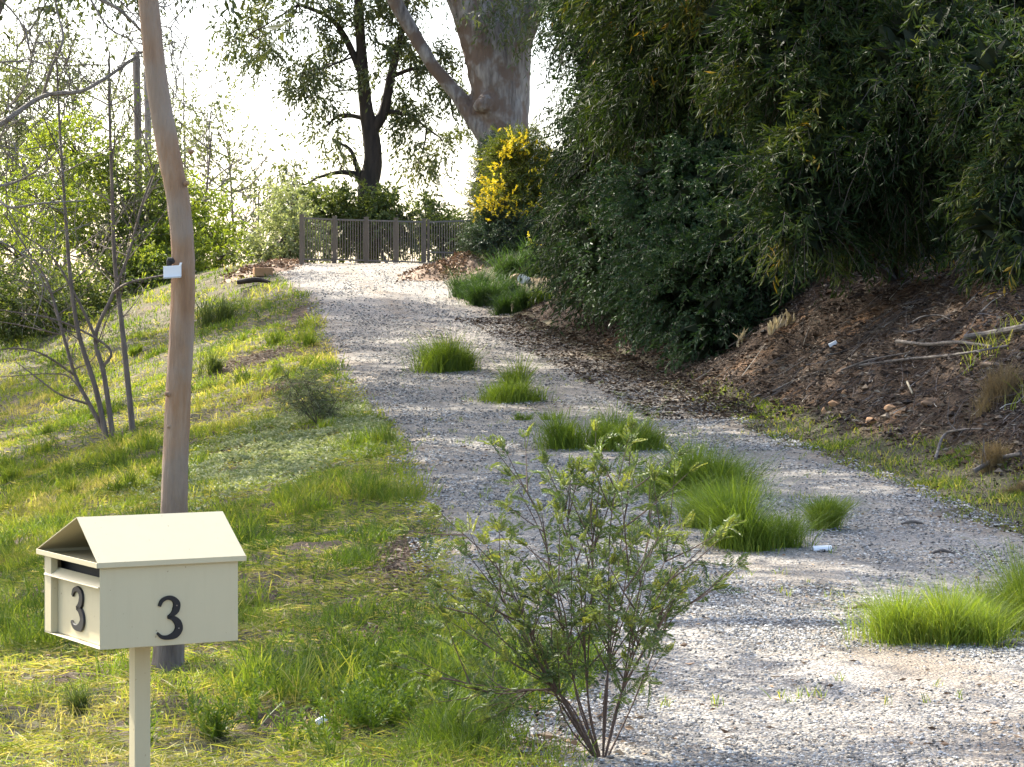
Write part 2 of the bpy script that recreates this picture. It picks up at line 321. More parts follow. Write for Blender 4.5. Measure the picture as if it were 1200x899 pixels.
# ------------------------------------------------------------ terrain
ROW = [899, 756, 680, 600, 560, 520, 500, 480, 440, 396, 370, 350, 335, 320, 312, 309]
YR = np.array([-40, 4, 8.8, 12, 14.8, 18.6, 21.4, 25, 27.4, 30, 36, 44, 49, 52, 55.2, 58.6, 61, 63, 68, 74, 90, 200, 4000], float)
ZR = np.array([0, -.02, .0, .04, .09, .203, .30, .44, .525, .63, .958, 1.505, 1.95, 2.34, 2.68, 3.06, 3.29, 3.42, 3.42, 3.2, 0.0, -16, -90], float)
def zc(y): 
    # smoothed profile
    y = np.asarray(y, float); return (np.interp(y-.8, YR, ZR)+np.interp(y+.8, YR, ZR)+2*np.interp(y, YR, ZR))/4
EY = np.array([4, 8.8, 12, 14.8, 18.6, 21.4, 25, 27.4, 30, 36, 44, 49, 52, 55.2, 58.6, 61, 63, 90], float)
EL = np.array([680, 640, 565, 515, 492, 478, 462, 448, 432, 398, 376, 372, 362, 342, 320, 300, 285, 285.0])
ER = np.array([2400, 1850, 1500, 1300, 1132, 1035, 925, 880, 838, 750, 645, 585, 550, 530, 508, 500, 560, 560.0])
def xl(y): return (np.interp(y, EY, EL)-600)/F*np.asarray(y)
def xr(y): return np.minimum((np.interp(y, EY, ER)-600)/F*np.asarray(y), 4.4)
def verge(y): return np.interp(y, [10, 21, 26, 28, 34, 45, 60], [1.2, .8, .5, .25, .15, .15, .1])
def sp(d, s=.35): return s*np.log1p(np.exp(np.clip(d/s, -30, 30)))
def H(x, y):
    x = np.asarray(x, float); y = np.asarray(y, float)
    z = zc(y); dl = xl(y)-x; dr = x-xr(y)-verge(y)
    s1 = np.interp(y, [0, 8, 14, 25, 40, 60, 100], [.02, .05, .12, .24, .28, .26, .2])
    left = -s1*sp(dl-.3)-.22*sp(dl-9, 1.5)*np.interp(y, [8, 20], [0, 1])*np.interp(dl, [9, 60, 200], [1, 1, .2])
    left = np.maximum(left, -14)
    sb = np.interp(y, [8, 20, 42, 50, 60, 80], [.66, .78, .62, .34, .26, .1])
    top = np.interp(y, [10, 25, 45, 60, 80], [2.6, 3.0, 2.4, 1.6, .5])
    rise = sb*sp(dr, .15); right = top*(1-np.exp(-rise/top*1.15)) + .05*np.clip(dr-4, 0, 60)
    off = np.maximum(dl, dr+.3); nz = np.clip(off, 0, 1)*((fbm(x*.9, y*.9, 3)-.47)*.28+(fbm(x*4, y*4, 9)-.47)*.09)
    bankn = np.clip(dr*1.2, 0, 1)*((fbm(x*1.6, y*1.2, 21)-.47)*.55)
    far = np.clip((np.hypot(x, y-30)-120)/200, 0, 1)
    return z+left+right*(1-far)+nz*(1-far)+bankn*(1-far)
def hit(px, py, y0=6):
    ys = np.arange(y0, 95, .05); x = (px-600)/F*ys; zr = EYE+(HOR-py)/F*ys; k = np.nonzero(H(x, ys) >= zr)[0]
    y = ys[k[0]] if len(k) else 70.0; x = (px-600)/F*y
    return np.array([x, y, float(H(x, y))])
def ong(x, y): return np.array([x, y, float(H(x, y))])
def grid(xs, ys, zf, rf):
    X, Y = np.meshgrid(xs, ys); V = np.stack([X, Y, zf(X, Y)], -1).reshape(-1, 3); nx = len(xs)
    i = np.arange(len(ys)-1)[:, None]*nx; j = np.arange(nx-1)[None]
    g = G(); g.add(V, np.stack([i+j, i+j+1, i+nx+j+1, i+nx+j], -1).reshape(-1, 4), rf(X, Y).ravel()); return g
xs = np.concatenate([[-3000, -1200, -500, -250, -140, -90, -60, -45, -35], np.arange(-28, -8, .35), np.arange(-8, 9, .09), np.arange(9, 24, .5), [26, 30, 36, 45, 60, 90, 140, 250, 500, 1200, 3000]])
ys = np.concatenate([[-400, -150, -60, -25, -10, 0, 3, 5], np.arange(6, 30, .09), np.arange(30, 70, .22), np.arange(70, 95, 1.2), [100, 110, 125, 150, 200, 300, 500, 900, 1600, 2600, 3900]])
def zg(X, Y):
    z = H(X, Y); ins = np.clip(np.minimum(X-xl(Y)-.25, xr(Y)-X-.25)/.2, 0, 1)*(Y > -30)*(Y < 75)
    return z-.05*ins
def bankmask(X, Y): return np.maximum(bankmask0(X, Y), (1-patch(X, Y))*.8*(X < xr(Y)))
def bankmask0(X, Y):
    d = X-xr(Y)-verge(Y)+(fbm(X*2, Y*2, 5)-.47)*.6
    gr = np.clip((fbm(X*.8, Y*.8, 44)-.5)*3, 0, 1)*np.clip((22-Y)/4, 0, 1)
    return np.clip(d/.25, 0, 1)*(1-gr*.7)*np.interp(Y, [47, 52], [1, .35])
# driveway
dy = np.concatenate([np.arange(-12, 6, .4), np.arange(6, 30, .06), np.arange(30, 68, .12)]); u = np.linspace(0, 1, 90)
def rag(y, s): return (fbm(y*1.1, y*0+s, 31+s)-.47)*.55+(fbm(y*6, y*0+s, 51+s)-.47)*.22
a = xl(dy)+rag(dy, 1); b = xr(dy)+rag(dy, 2)
X = a[:, None]*(1-u)+b[:, None]*u; Y = np.broadcast_to(dy[:, None], X.shape)
edge = np.minimum(X-a[:, None], b[:, None]-X)
rut = -.03*np.exp(-((u-.25)/.09)**2)-.03*np.exp(-((u-.75)/.09)**2)
Z = H(X, Y)+.012+.012*np.clip(edge/.3, 0, 1)+(fbm(X*1.3, Y*1.3, 8)-.47)*.05*np.clip(edge, 0, 1)+rut[None]*.8+(fbm(X*7, Y*7, 18)-.47)*.02
Z -= .03*np.clip(1-edge/.12, 0, 1)
dirtm = np.clip(1-edge/.5, 0, 1)*.7+np.exp(-((u-.5)/.1)**2)[None]*.35
dirtm = dirtm-.22*(np.exp(-((u-.27)/.09)**2)+np.exp(-((u-.73)/.09)**2))[None]+.5*np.clip(1-(b[:, None]-X)/1.4, 0, 1)*np.interp(Y, [25, 32, 46, 50], [0, 1, 1, 0])
nx = len(u); i = np.arange(len(dy)-1)[:, None]*nx; j = np.arange(nx-1)[None]
g = G(); g.add(np.stack([X, Y, Z], -1).reshape(-1, 3), np.stack([i+j, i+j+1, i+nx+j+1, i+nx+j], -1).reshape(-1, 4), dirtm.ravel())
o = g.build('driveway', M['gravel'], smooth=True); o['kind'] = 'structure'
def scatter(rs, n, y0, y1, x0, x1, pw=2.0):
    """points denser near the camera"""
    uu = rs.rand(n); y = (y0**(1-pw)+(y1**(1-pw)-y0**(1-pw))*uu)**(1/(1-pw)) if pw != 1 else y0*(y1/y0)**uu
    return x0+(x1-x0)*rs.rand(n), y

# ------------------------------------------------------------ ground stuff: pebbles, grass, litter
def polystones(g, x, y, z, s, rs, flat=.6):
    n = len(x); B = np.array([[1, 0, 0], [0, 1, 0], [-1, 0, 0], [0, -1, 0], [0, 0, 1], [0, 0, -1.]])
    Bv = B[None]*(1+.45*(rs.rand(n, 6, 1)-.5)); Bv = Bv+.3*(rs.rand(n, 6, 3)-.5); Bv[..., 2] *= flat
    a = rs.rand(n)*6.28; ca, sa = np.cos(a)[:, None], np.sin(a)[:, None]; Bx = Bv[..., 0]*ca*1.25-Bv[..., 1]*sa; By = Bv[..., 0]*sa*1.25+Bv[..., 1]*ca
    V = np.stack([x[:, None]+Bx*s[:, None], y[:, None]+By*s[:, None], z[:, None]+Bv[..., 2]*s[:, None]], -1)
    f = np.array([[0, 1, 4], [1, 2, 4], [2, 3, 4], [3, 0, 4], [1, 0, 5], [2, 1, 5], [3, 2, 5], [0, 3, 5]]); b = np.arange(n)[:, None, None]*6
    g.add(V.reshape(-1, 3), (b+f[None]).reshape(-1, 3), np.repeat(rs.rand(n), 6))
rs = R(1); x, y = scatter(rs, 130000, 8, 64, 0, 1, 1.5); lo = xl(y)-.15; hi = np.minimum(xr(y)+.1, .232*y); x = lo+(hi-lo)*x
k = (hi > lo) & (rs.rand(len(x)) < np.clip((fbm(x*1.1, y*.9, 12)-.3)*4, .15, 1)*np.interp(y, [30, 62], [1, .35])); x, y = x[k], y[k]; s = .0045+.006*rs.rand(len(x))**2; s *= np.interp(y, [8, 20, 45], [1, 1.5, 2.6])
g = G(); polystones(g, x, y, H(x, y)+.028+s*.1, s, rs); tag(g.build('pebbles', M['stone']), 'loose pale grey stones strewn over the driveway', 'gravel', None, 'stuff')

PATCH = [(290, 425, 60, 22), (330, 455, 40, 14), (470, 655, 34, 50), (640, 860, 60, 30), (40, 700, 50, 20), (350, 372, 14, 30), (240, 640, 40, 10), (370, 640, 50, 12), (300, 700, 34, 12), (430, 745, 30, 10), (20, 640, 40, 8), (330, 850, 50, 10), (90, 800, 40, 9), (330, 590, 40, 7)]
PC = [(hit(a_, b_), c_, d_) for a_, b_, c_, d_ in PATCH]
def patch(x, y):
    m_ = 1.0; w_ = (fbm(x*2.5, y*2, 66)-.47)*1.2
    for c, rx, ry in PC: m_ = m_*np.clip(((x-c[0])**2/(rx/F*c[1])**2+(y-c[1])**2/((ry/F*c[1]*5)**2))+w_-.35, 0, 1)
    return m_
def grass_mask(x, y):
    dl = xl(y)-x; n = fbm(x*1.1, y*.8, 61); n2 = fbm(x*3, y*2.4, 62)
    d = np.clip((n-.38)*6, .2, 1)*np.clip((n2-.34)*5, .3, 1)*np.interp(y, [9, 18], [.62, 1])*np.clip((dl+.25)/.35, 0, 1)*(.06+.94*patch(x, y))
    gc = hit(335, 532); return d*(1-.8*np.exp(-((x-gc[0])**2/(95/F*gc[1])**2+((y-gc[1])/2.4)**2)**2))
gr = grid(xs, ys, zg, bankmask); o = gr.build('ground', M['earth'], smooth=True); o['kind'] = 'structure'
rs = R(2); g = G()
x, y = scatter(rs, 480000, 7.2, 62, 0, 1, 1.6); lo = -.235*y-.6; hi = xl(y)+.2; x = lo+(hi-lo)*x
d = grass_mask(x, y)
k = rs.rand(len(x)) < d*.95; x, y = x[k], y[k]; n2 = fbm(x*1.3, y*1.0, 71)
h = (.04+.16*np.clip((n2-.38)*3, 0, 1)*rs.rand(len(x))+.05*rs.rand(len(x)))*np.interp(y, [8, 18, 60], [.72, 1, 1.5]); wd = .0035*np.interp(y, [8, 20, 60], [1, 2, 6])
tone = np.clip(rs.rand(len(x))*.4+1.9*(fbm(x*.7, y*.4, 81)-.33)-np.interp(y, [9, 20], [.12, .0]), 0, 1)
blades(g, np.stack([x, y, H(x, y)-.01], -1), h, wd, rs, .8, 1.0, tone)
xt, yt = scatter(rs, 90000, 7.2, 55, 0, 1, 1.5); l0 = -.235*yt-.5; xt = l0+(xl(yt)+.1-l0)*xt; az = rs.rand(90000)*6.28; yt = np.where(patch(xt, yt) > .3, yt, yt*0+7.3)
kk = rs.rand(90000) < np.interp(yt, [9, 16], [.35, .9]); xt, yt, az = xt[kk], yt[kk], az[kk]; nt_ = len(xt)
wt = .004*np.interp(yt, [8, 20, 60], [1, 2, 6]); leaves(g, np.stack([xt, yt, H(xt, yt)+.005+.025*rs.rand(nt_)], -1), np.stack([np.cos(az), np.sin(az), .5*(rs.rand(nt_)-.25)], -1), .05+.1*rs.rand(nt_), wt, rs, rnd=.55+.45*rs.rand(nt_)*np.clip(fbm(xt, yt, 77)*2, 0, 1))
# distinct clumps of taller grass
for q in range(420):
    cx, cy = scatter(rs, 1, 7.5, 50, 0, 1, 1.5); l0 = -.23*cy-.3; cx = l0+(xl(cy)+.05-l0)*cx; 
    if grass_mask(cx, cy)[0] < .25: continue
    n = 90; r = .07+.12*rs.rand(); aa = rs.rand(n)*6.28; rr = r*np.sqrt(rs.rand(n)); xx = cx+np.cos(aa)*rr; yy = cy+np.sin(aa)*rr
    blades(g, np.stack([xx, yy, H(xx, yy)-.01], -1), (.12+.2*rs.rand())*(.5+.6*rs.rand(n)), .0045*np.interp(cy[0], [8, 20, 60], [1, 1.8, 4]), rs, .7, .8, np.clip(.15+.25*rs.rand()+.45*rs.rand(n)**2, 0, 1))
tag(g.build('grass', M['grass']), 'sunlit green and straw coloured grass covering the slope left of the driveway', 'grass', None, 'stuff')
# verge grass on the right
rs = R(3); g = G(); x, y = scatter(rs, 60000, 12, 34, 0, 1, 1.3); x = xr(y)-.12+(verge(y)+.35)*x
d = np.clip((fbm(x*2.2, y*1.6, 91)-.46)*6, .12, 1)*np.interp(y, [24, 29], [1, .25]); k = rs.rand(len(x)) < d; x, y = x[k], y[k]
blades(g, np.stack([x, y, H(x, y)-.01], -1), .025+.065*rs.rand(len(x)), .005*np.interp(y, [12, 34], [1.2, 2.6]), rs, .8, .9, rs.rand(len(x))*.9)
x = 4.6+2*rs.rand(5000); y = 18+7*rs.rand(5000); d = np.clip((fbm(x*1.4, y*1.1, 93)-.46)*8, 0, 1); k = rs.rand(5000) < d; x, y = x[k], y[k]
blades(g, np.stack([x, y, H(x, y)-.01], -1), .1+.2*rs.rand(len(x)), .009, rs, .9, 1, .45+.55*rs.rand(len(x)))
tag(g.build('verge_grass', M['grass']), 'thin green grass strip between the driveway and the earth bank', 'grass', None, 'stuff')

def litter(g, x, y, rs, s0, s1, lift=.01, stand=.35):
    n = len(x); Pn = np.stack([x, y, H(x, y)+lift+.02*rs.rand(n)], -1); az = rs.rand(n)*6.28; D = np.stack([np.cos(az), np.sin(az), stand*(rs.rand(n)-.4)], -1)
    s = s0+(s1-s0)*rs.rand(n)**2; leaves(g, Pn, D, s, s*(.12+.4*rs.rand(n)), rs, .3)
rs = R(4); g = G()
n = 150000; y = 17+32*rs.rand(n)**1.3; x = xr(y)+verge(y)*.7+(rs.rand(n)**1.2)*6.5; k = bankmask0(x, y)*1.2 > rs.rand(n); x, y = x[k], y[k]
litter(g, x, y, rs, .018, .10)
n = 16000; y = 13+22*rs.rand(n); x = xr(y)-.15+(verge(y)+.5)*rs.rand(n); litter(g, x, y, rs, .012, .05, .005)
n = 14000; y = 28+20*rs.rand(n); x = xr(y)-1.3*rs.rand(n)**2.2+.2; litter(g, x, y, rs, .03, .10, .03)
n = 16000; y = 17+28*rs.rand(n)**1.3; x = xr(y)+verge(y)+rs.rand(n)*6; s = .008+.045*rs.rand(n)**4; polystones(g, x, y, H(x, y)+s*.3, s, rs, .8); g.R[-1] = g.R[-1]*.85
tag(g.build('leaf_litter', M['litter']), 'brown fallen leaves and bark covering the earth bank', 'leaf litter', None, 'stuff')
rs = R(5); g = G()
for (px, py, rx, ry, n) in ((290, 425, 70, 26, 3500), (330, 455, 50, 18, 1800), (470, 660, 36, 60, 1600), (640, 860, 80, 34, 700), (330, 370, 20, 40, 500), (60, 700, 60, 20, 500), (240, 540, 120, 60, 500), (420, 700, 100, 90, 900)):
    c = hit(px, py); sx_ = rx/F*c[1]; sy_ = ry/F*c[1]*5; x = c[0]+rs.normal(size=n)*sx_*.6; y = c[1]+rs.normal(size=n)*sy_*.6; litter(g, x, y, rs, .02, .07)
x, y = scatter(rs, 60000, 7.3, 58, 0, 1, 1.5); lo = -.235*y-.5; x = lo+(xl(y)+.25-lo)*x; k = fbm(x*1.5, y*1.1, 55) > .25+.35*rs.rand(60000); x, y = x[k], y[k]; az = rs.rand(len(x))*6.28; s = (.012+.03*rs.rand(len(x))**2)*np.interp(y, [8, 60], [1, 2.2])
leaves(g, np.stack([x, y, H(x, y)+.006+.015*rs.rand(len(x))], -1), np.stack([np.cos(az), np.sin(az), .3*(rs.rand(len(x))-.4)], -1), s, s*.35, rs, .3, rnd=rs.rand(len(x))*.8)
n = 2600; y = 9+50*rs.rand(n)**1.5; x = xl(y)+(xr(y)-xl(y))*rs.rand(n); litter(g, x, y, rs, .015, .055, .03)
tag(g.build('dry_leaves', M['litter_pale']), 'dry leaves dropped on the grass slope and driveway', 'leaf litter', None, 'stuff')
# twigs lying on the bank (countless)
rs = R(6); g = G()
n = 9000; y = 18+26*rs.rand(n)**1.2; x = xr(y)+verge(y)+.1+5.5*rs.rand(n)
for i in range(n):
    L = .08+.6*rs.rand()**4; az = rs.rand()*3.14; dx, dy_ = math.cos(az)*L/2, math.sin(az)*L/2
    t3 = np.linspace(-1, 1, 4); wob = rs.normal(size=(4, 3))*L*.06; xx = x[i]+dx*t3+wob[:, 0]; yy = y[i]+dy_*t3+wob[:, 1]
    zz_ = H(xx, yy)+.03+.05*rs.rand()+wob[:, 2]*.5+L*.06*rs.normal()*t3; tube(g, np.stack([xx, yy, zz_], -1), [.0025+.0045*rs.rand(), .002], 3, rs.rand()*.85+.3*(rs.rand() < .16), cap=False)
M['sticks'] = varmat('fallen_twigs', [(0, (.035, .023, .016)), (.5, (.10, .07, .05)), (.85, (.20, .165, .14)), (1, (.45, .40, .32))])
tag(g.build('fallen_twigs', M['sticks']), 'thin dead twigs littering the earth bank', 'twigs', None, 'stuff')
# silver ground cover
rs = R(7); g = G(); n = 42000; c = hit(335, 532); x = c[0]+rs.normal(size=n)*105/F*c[1]*.55; y = c[1]+rs.normal(size=n)*1.9; k = (x < xl(y)+.05) & (fbm(x*3, y*2, 15)*1.0 > .28+.25*rs.rand(n)); x, y = x[k], y[k]; n = len(x)
az = rs.rand(n)*6.28; leaves(g, np.stack([x, y, H(x, y)+.02+.06*rs.rand(n)], -1), np.stack([np.cos(az), np.sin(az), .5*rs.rand(n)], -1), .03+.03*rs.rand(n), .02+.01*rs.rand(n), rs)
tag(g.build('ground_cover', M['cover']), 'low silvery green ground cover spreading on the slope beside the driveway', 'ground cover', None, 'stuff')
# leafy weeds in the foreground
rs = R(8); g = G()
for (px, py, rx, ry, nn) in ((455, 800, 55, 40, 40), (560, 810, 90, 55, 90), (420, 850, 60, 30, 26), (640, 790, 60, 40, 30), (330, 800, 40, 30, 10), (250, 860, 40, 20, 10)):
    c = hit(px, py)
    for q in range(nn):
        cx = c[0]+rs.normal()*rx/F*c[1]*.6; cy = c[1]+rs.normal()*ry/F*c[1]*2.2; b0 = ong(cx, cy); ns = 7
        D = np.stack([rs.normal(size=ns)*.45, rs.normal(size=ns)*.45, np.ones(ns)], -1); sprigs(g, g, np.repeat(b0[None], ns, 0), D, rs, .17, 11, .032, .010, .15, .9)
tag(g.build('weeds', M['weed']), 'leafy green weeds matted around the foot of the feathery shrub', 'weeds', None, 'stuff')
rs = R(88); g = G(); n = 900; y = 10+26*rs.rand(n)**1.4; x = xl(y)+(xr(y)-xl(y))*rs.rand(n); k = fbm(x*1.2, y*1.0, 99) > .53; x, y = x[k], y[k]
for xx, yy in zip(x, y):
    m_ = 7; blades(g, np.repeat(ong(xx, yy)[None], m_, 0)+rs.normal(size=(m_, 3))*[.015, .015, 0]+[0, 0, .02], .03+.04*rs.rand(m_), .004, rs, .9, .6)
tag(g.build('sprouts', M['tuft']), 'tiny green sprouts dotted through the gravel', 'weeds', None, 'stuff')

# ------------------------------------------------------------ mailbox
th = math.radians(30); U = np.array([math.cos(th), math.sin(th), 0]); Vv = np.array([-math.sin(th), math.cos(th), 0]); K = np.array([0, 0, 1.0])
YM = 6.68; c0 = P(117, 762, YM); Wm, Dm = .4186, .47; Hm = 97/F*YM
ctr = c0+U*Wm/2+Vv*Dm/2; gz = float(H(ctr[0], ctr[1]))
mb = thing('mailbox', 'cream metal mailbox with gabled roof and black numeral 3 on two sides, on a post', 'mailbox', (ctr[0], ctr[1], gz))
def pl(u, v, z): return c0+U*u+Vv*v+K*z
def bx(g, u0, u1, v0, v1, z0, z1): box(g, pl((u0+u1)/2, (v0+v1)/2, (z0+z1)/2), U*(u1-u0)/2, Vv*(v1-v0)/2, K*(z1-z0)/2)
def bev(o, w_=.0015, s=2):
    b = o.modifiers.new('bevel', 'BEVEL'); b.width = w_; b.segments = s; b.limit_method = 'ANGLE'; return o
T = .003
g = G(); bx(g, 0, Wm, 0, T, 0, Hm); bev(g.build('side_panel', M['cream'], mb))
g = G(); bx(g, 0, Wm, Dm-T, Dm, 0, Hm); bev(g.build('side_panel', M['cream'], mb))
g = G(); bx(g, Wm-T, Wm, T+.0005, Dm-T-.0005, 0, Hm); bev(g.build('end_panel', M['cream'], mb))
g = G(); bx(g, .001, Wm-T-.0005, T+.0005, Dm-T-.0005, 0, T); bev(g.build('floor_panel', M['cream'], mb))
# recessed front door and lip
g = G(); bx(g, .022, .026, T+.001, Dm-T-.001, T+.001, Hm*.77); dr = bev(g.build('door', M['cream'], mb))
g = G(); box(g, pl(.012, Dm/2, Hm*.79), U*.016+K*.011, Vv*(Dm/2-T-.002), (K*.0015)); bev(g.build('door_lip', M['cream'], dr))
g = G(); bx(g, .0005, .022, Dm-T-.055, Dm-T-.001, T+.001, Hm*.995); bev(g.build('jamb', M['cream'], mb))
g = G(); bx(g, .05, .053, T+.001, Dm-T-.001, Hm*.6, Hm*.99); bev(g.build('slot_shade_panel', M['darkgap'], mb))  # dark panel added behind the slot to paint the shade inside
# tray under the roof, roof
ov = .018; zt = Hm+.0005; tr = .012
g = G(); bx(g, -.012, Wm+ov, -.012, Dm+.03, zt, zt+.003); 
for (a0, a1, b0_, b1_) in ((-.012, Wm+ov, -.0145, -.0122), (-.012, Wm+ov, Dm+.0302, Dm+.0325), (-.0145, -.0122, -.0145, Dm+.0325), (Wm+ov+.0002, Wm+ov+.0025, -.0145, Dm+.0325)):
    bx(g, a0, a1, b0_, b1_, zt-.002, zt+.013)
bev(g.build('roof_tray', M['cream'], mb), .0008)
zr_ = float(P(97, 606, 6.81)[2]-c0[2]); vr = .155
roof = G()
for (va, vb) in ((-.015, vr), (Dm+.033, vr)):
    A = pl(-.012, va, zt+.013); B = pl(Wm+ov, va, zt+.013); C_ = pl(Wm+ov, vb, zr_); D_ = pl(-.012, vb, zr_)
    nn = np.cross(B-A, D_-A); nn = nn/np.linalg.norm(nn); nn = nn*(1 if nn[2] > 0 else -1)*.0022
    roof.add([A, B, C_, D_, A-nn, B-nn, C_-nn, D_-nn], [[0, 1, 2, 3], [7, 6, 5, 4], [0, 4, 5, 1], [1, 5, 6, 2], [2, 6, 7, 3], [3, 7, 4, 0]])
roof.build('roof', M['cream'], mb)
g = G(); Ag, Bg, Cg = pl(Wm-.002, .0, zt+.012), pl(Wm-.002, Dm, zt+.012), pl(Wm-.002, vr, zr_-.012)
g.add([Ag, Bg, Cg, Ag-U*.003, Bg-U*.003, Cg-U*.003], [[0, 1, 2], [5, 4, 3]]); g.build('gable_end', M['cream'], mb)
# post
g = G(); pw = .0245; pc = ctr; box(g, [pc[0], pc[1], (gz-.15+c0[2]-.0005)/2], U*pw, Vv*pw, K*((c0[2]-.0005-gz+.15)/2)); bev(g.build('post', M['cream'], mb), .003)
# numerals
three = np.array([(.10, .80), (.19, .93), (.40, 1.0), (.62, .97), (.76, .84), (.72, .68), (.58, .57), (.42, .51), (.62, .48), (.80, .36), (.84, .2), (.70, .06), (.45, 0.0), (.20, .02), (.02, .13)])
wth = np.array([.08, .10, .10, .13, .20, .20, .12, .07, .13, .20, .22, .20, .12, .09, .06])
def numeral(org, ex, ez, en, w_, h_, name_parent):
    # sharp elbow at the waist: two strokes
    g = G()
    for sl_ in (slice(0, 8), slice(7, 15)):
        pts = spline([(a_, b_, 0) for a_, b_ in three[sl_]], 6); ww = np.interp(np.linspace(0, 1, len(pts)), np.linspace(0, 1, len(three[sl_])), wth[sl_])*w_*1.45
        Q = org+np.outer(pts[:, 0]*w_, ex)+np.outer(pts[:, 1]*h_, ez); Tg = unit(np.gradient(Q, axis=0)); Sd = np.cross(Tg, en)
        t0, t1 = en*.0006, en*.006
        L1 = Q-Sd*ww[:, None]*.5; R1 = Q+Sd*ww[:, None]*.5; k = len(Q)
        V = np.concatenate([L1+t0, R1+t0, L1*.85+Q*.15+t1, R1*.85+Q*.15+t1]); i = np.arange(k-1)
        Fq = np.concatenate([np.stack([i+2*k, i+2*k+1, i+3*k+1, i+3*k], -1), np.stack([i, i+1, i+2*k+1, i+2*k], -1), np.stack([i+k, i+3*k, i+3*k+1, i+k+1], -1), np.array([[0, 2*k, 3*k, k], [k-1, 2*k-1, 4*k-1, 3*k-1]])])
        g.add(V, Fq)
    o = g.build('numeral', M['black'], name_parent); return o
en = np.array([math.sin(th), -math.cos(th), 0])
hN = 47/F*YM
n1 = numeral(pl(.168, 0, .023), U, K, en, .080, hN, mb)
n2 = numeral(pl(.0215, .285, .036), -Vv, K, -U, .11, hN*1.0, dr)
for (u_, z_) in ((.168+.080*.74, .023+hN*.80), (.168+.080*.82, .023+hN*.22)): g = G(); tube(g, [pl(u_, -.005, z_), pl(u_, -.0072, z_)], [.0022, .0018], 8); g.build('screw', M['screw'], n1)

# ------------------------------------------------------------ leaning trunk tree near the mailbox
tb = hit(197, 787); YT = tb[1]
def grow(rs, start, d, L, r, depth, tubes, tips, spread=.6, up=.15, nb=3, k=6):
    n = 6; pts = [np.array(start, float)]; d = unit(np.array(d, float))
    for i in range(n): d = unit(d+rs.normal(size=3)*.13+np.array([0, 0, up*.12])); pts.append(pts[-1]+d*L/n)
    tubes.append((np.array(pts), [r, r*.62], k)); 
    if depth == 0: tips.append(pts[-1]); tips.append(pts[3]); return
    for j in range(nb):
        i = 3+rs.randint(0, n-2); dd = unit(d+unit(rs.normal(size=3))*spread+np.array([0, 0, up])); grow(rs, pts[min(i, n)], dd, L*(.6+.2*rs.rand()), r*.6, depth-1, tubes, tips, spread, up, nb, max(4, k-1))
    tips.append(pts[-1])
def crown_at(rs, tips, n, ll, lw, spread=.5, L=.4, nl=10, droop=.6, g=None, gt=None):
    g = G() if g is None else g; tips = np.array(tips); idx = rs.randint(0, len(tips), n); Pn = tips[idx]+rs.normal(size=(n, 3))*spread*.5
    rb = np.clip(.5+.5*(rs.rand(len(tips))[idx]-.5)+.3*(rs.rand(n)-.5), 0, 1)
    sprigs(g, gt, Pn, rs.normal(size=(n, 3))+[0, 0, -.2], rs, L, nl, ll, lw, droop, .7, rb); return g
rs = R(11); root = thing('leaning_tree', 'slender tan barked tree trunk leaning slightly beside the mailbox with a white tag on it', 'tree', tb)
g = G()
tp = [(196, 800, YT), (197, 770, YT), (203, 640, YT), (205, 560, YT), (209, 460, YT), (214, 360, YT), (214, 290, YT), (208, 230, YT), (196, 170, YT), (183, 90, YT), (174, 0, YT), (165, -80, YT), (170, -240, YT+.1), (190, -420, YT+.2)]
tw = np.array([54, 38, 32, 31, 30, 29, 27.5, 27.5, 27, 25.5, 24, 22, 18, 12])/2/F*YT
tube(g, spline([P(*q) for q in tp], 12), tw, 20, bump=.05, seed=3)
for (px, py, dx) in ((223, 178, .012), (201, 500, -.013), (218, 215, .01), (198, 462, -.012)):   # knots
    b_ = P(px, py, YT-.045); tube(g, spline([b_, b_+[dx*1.5, -.015, .003]], 3), [.016, .007], 8)
tubes, tips = [], []
for (py, dx, dy_, L) in ((-150, .7, .3, 1.8), (-230, -.8, .2, 1.8), (-300, .5, -.4, 1.8), (-380, -.3, .5, 1.6), (-420, .3, 0, 2.2)):
    px = np.interp(-py, [80, 240, 420], [165, 170, 190]); grow(rs, P(px, py, YT+.1), (dx, dy_, .6), L, .035, 2, tubes, tips)
for a_, b_, k in tubes:
    if a_[:, 2].min() > EYE+HOR/F*YT+.1: tube(g, a_, b_, k)
g.build('trunk', M['tanbark'], root, True)
tips = [q for q in tips if q[2] > EYE+(HOR)/F*q[1]+.55]
crown_at(rs, tips, 900, .13, .022, .5).build('crown', M['gumleaf'], root)
# white tag on the trunk
tg = P(202, 318, YT-.085)
root = thing('trunk_tag', 'small white plastic bracket fixed to the slender leaning trunk', 'tag', tg)
g = G(); e = .001*F/YT; w2 = 10.5/F*YT; h2 = 6.5/F*YT; ux = np.array([.98, .1, .07])
tube(g, [tg-ux*w2, tg+ux*w2], [.002, .002], 4)
box(g, tg, ux*w2, np.array([0, .004, 0]), np.array([0, -.003, h2])); box(g, tg+[w2*.9, -.002, h2*1.2], np.array([w2*.12, 0, 0]), np.array([0, .004, 0]), np.array([.003, 0, h2*.35]))
bev(g.build('plate', M['white'], root), .001)
g = G(); box(g, tg+[0, .0, -h2*1.12], ux*w2*.96, np.array([0, .014, 0]), np.array([0, 0, h2*.12])); g.build('ledge', plain('grey_plastic', (.45, .45, .42)), root)
g = G(); tube(g, spline([tg+[-.022, .03, h2*1.0], tg+[-.012, .01, h2*2.0], tg+[.004, .02, h2*1.6]], 4), [.012, .018, .01], 8); g.build('strap', M['darkgap'], root)

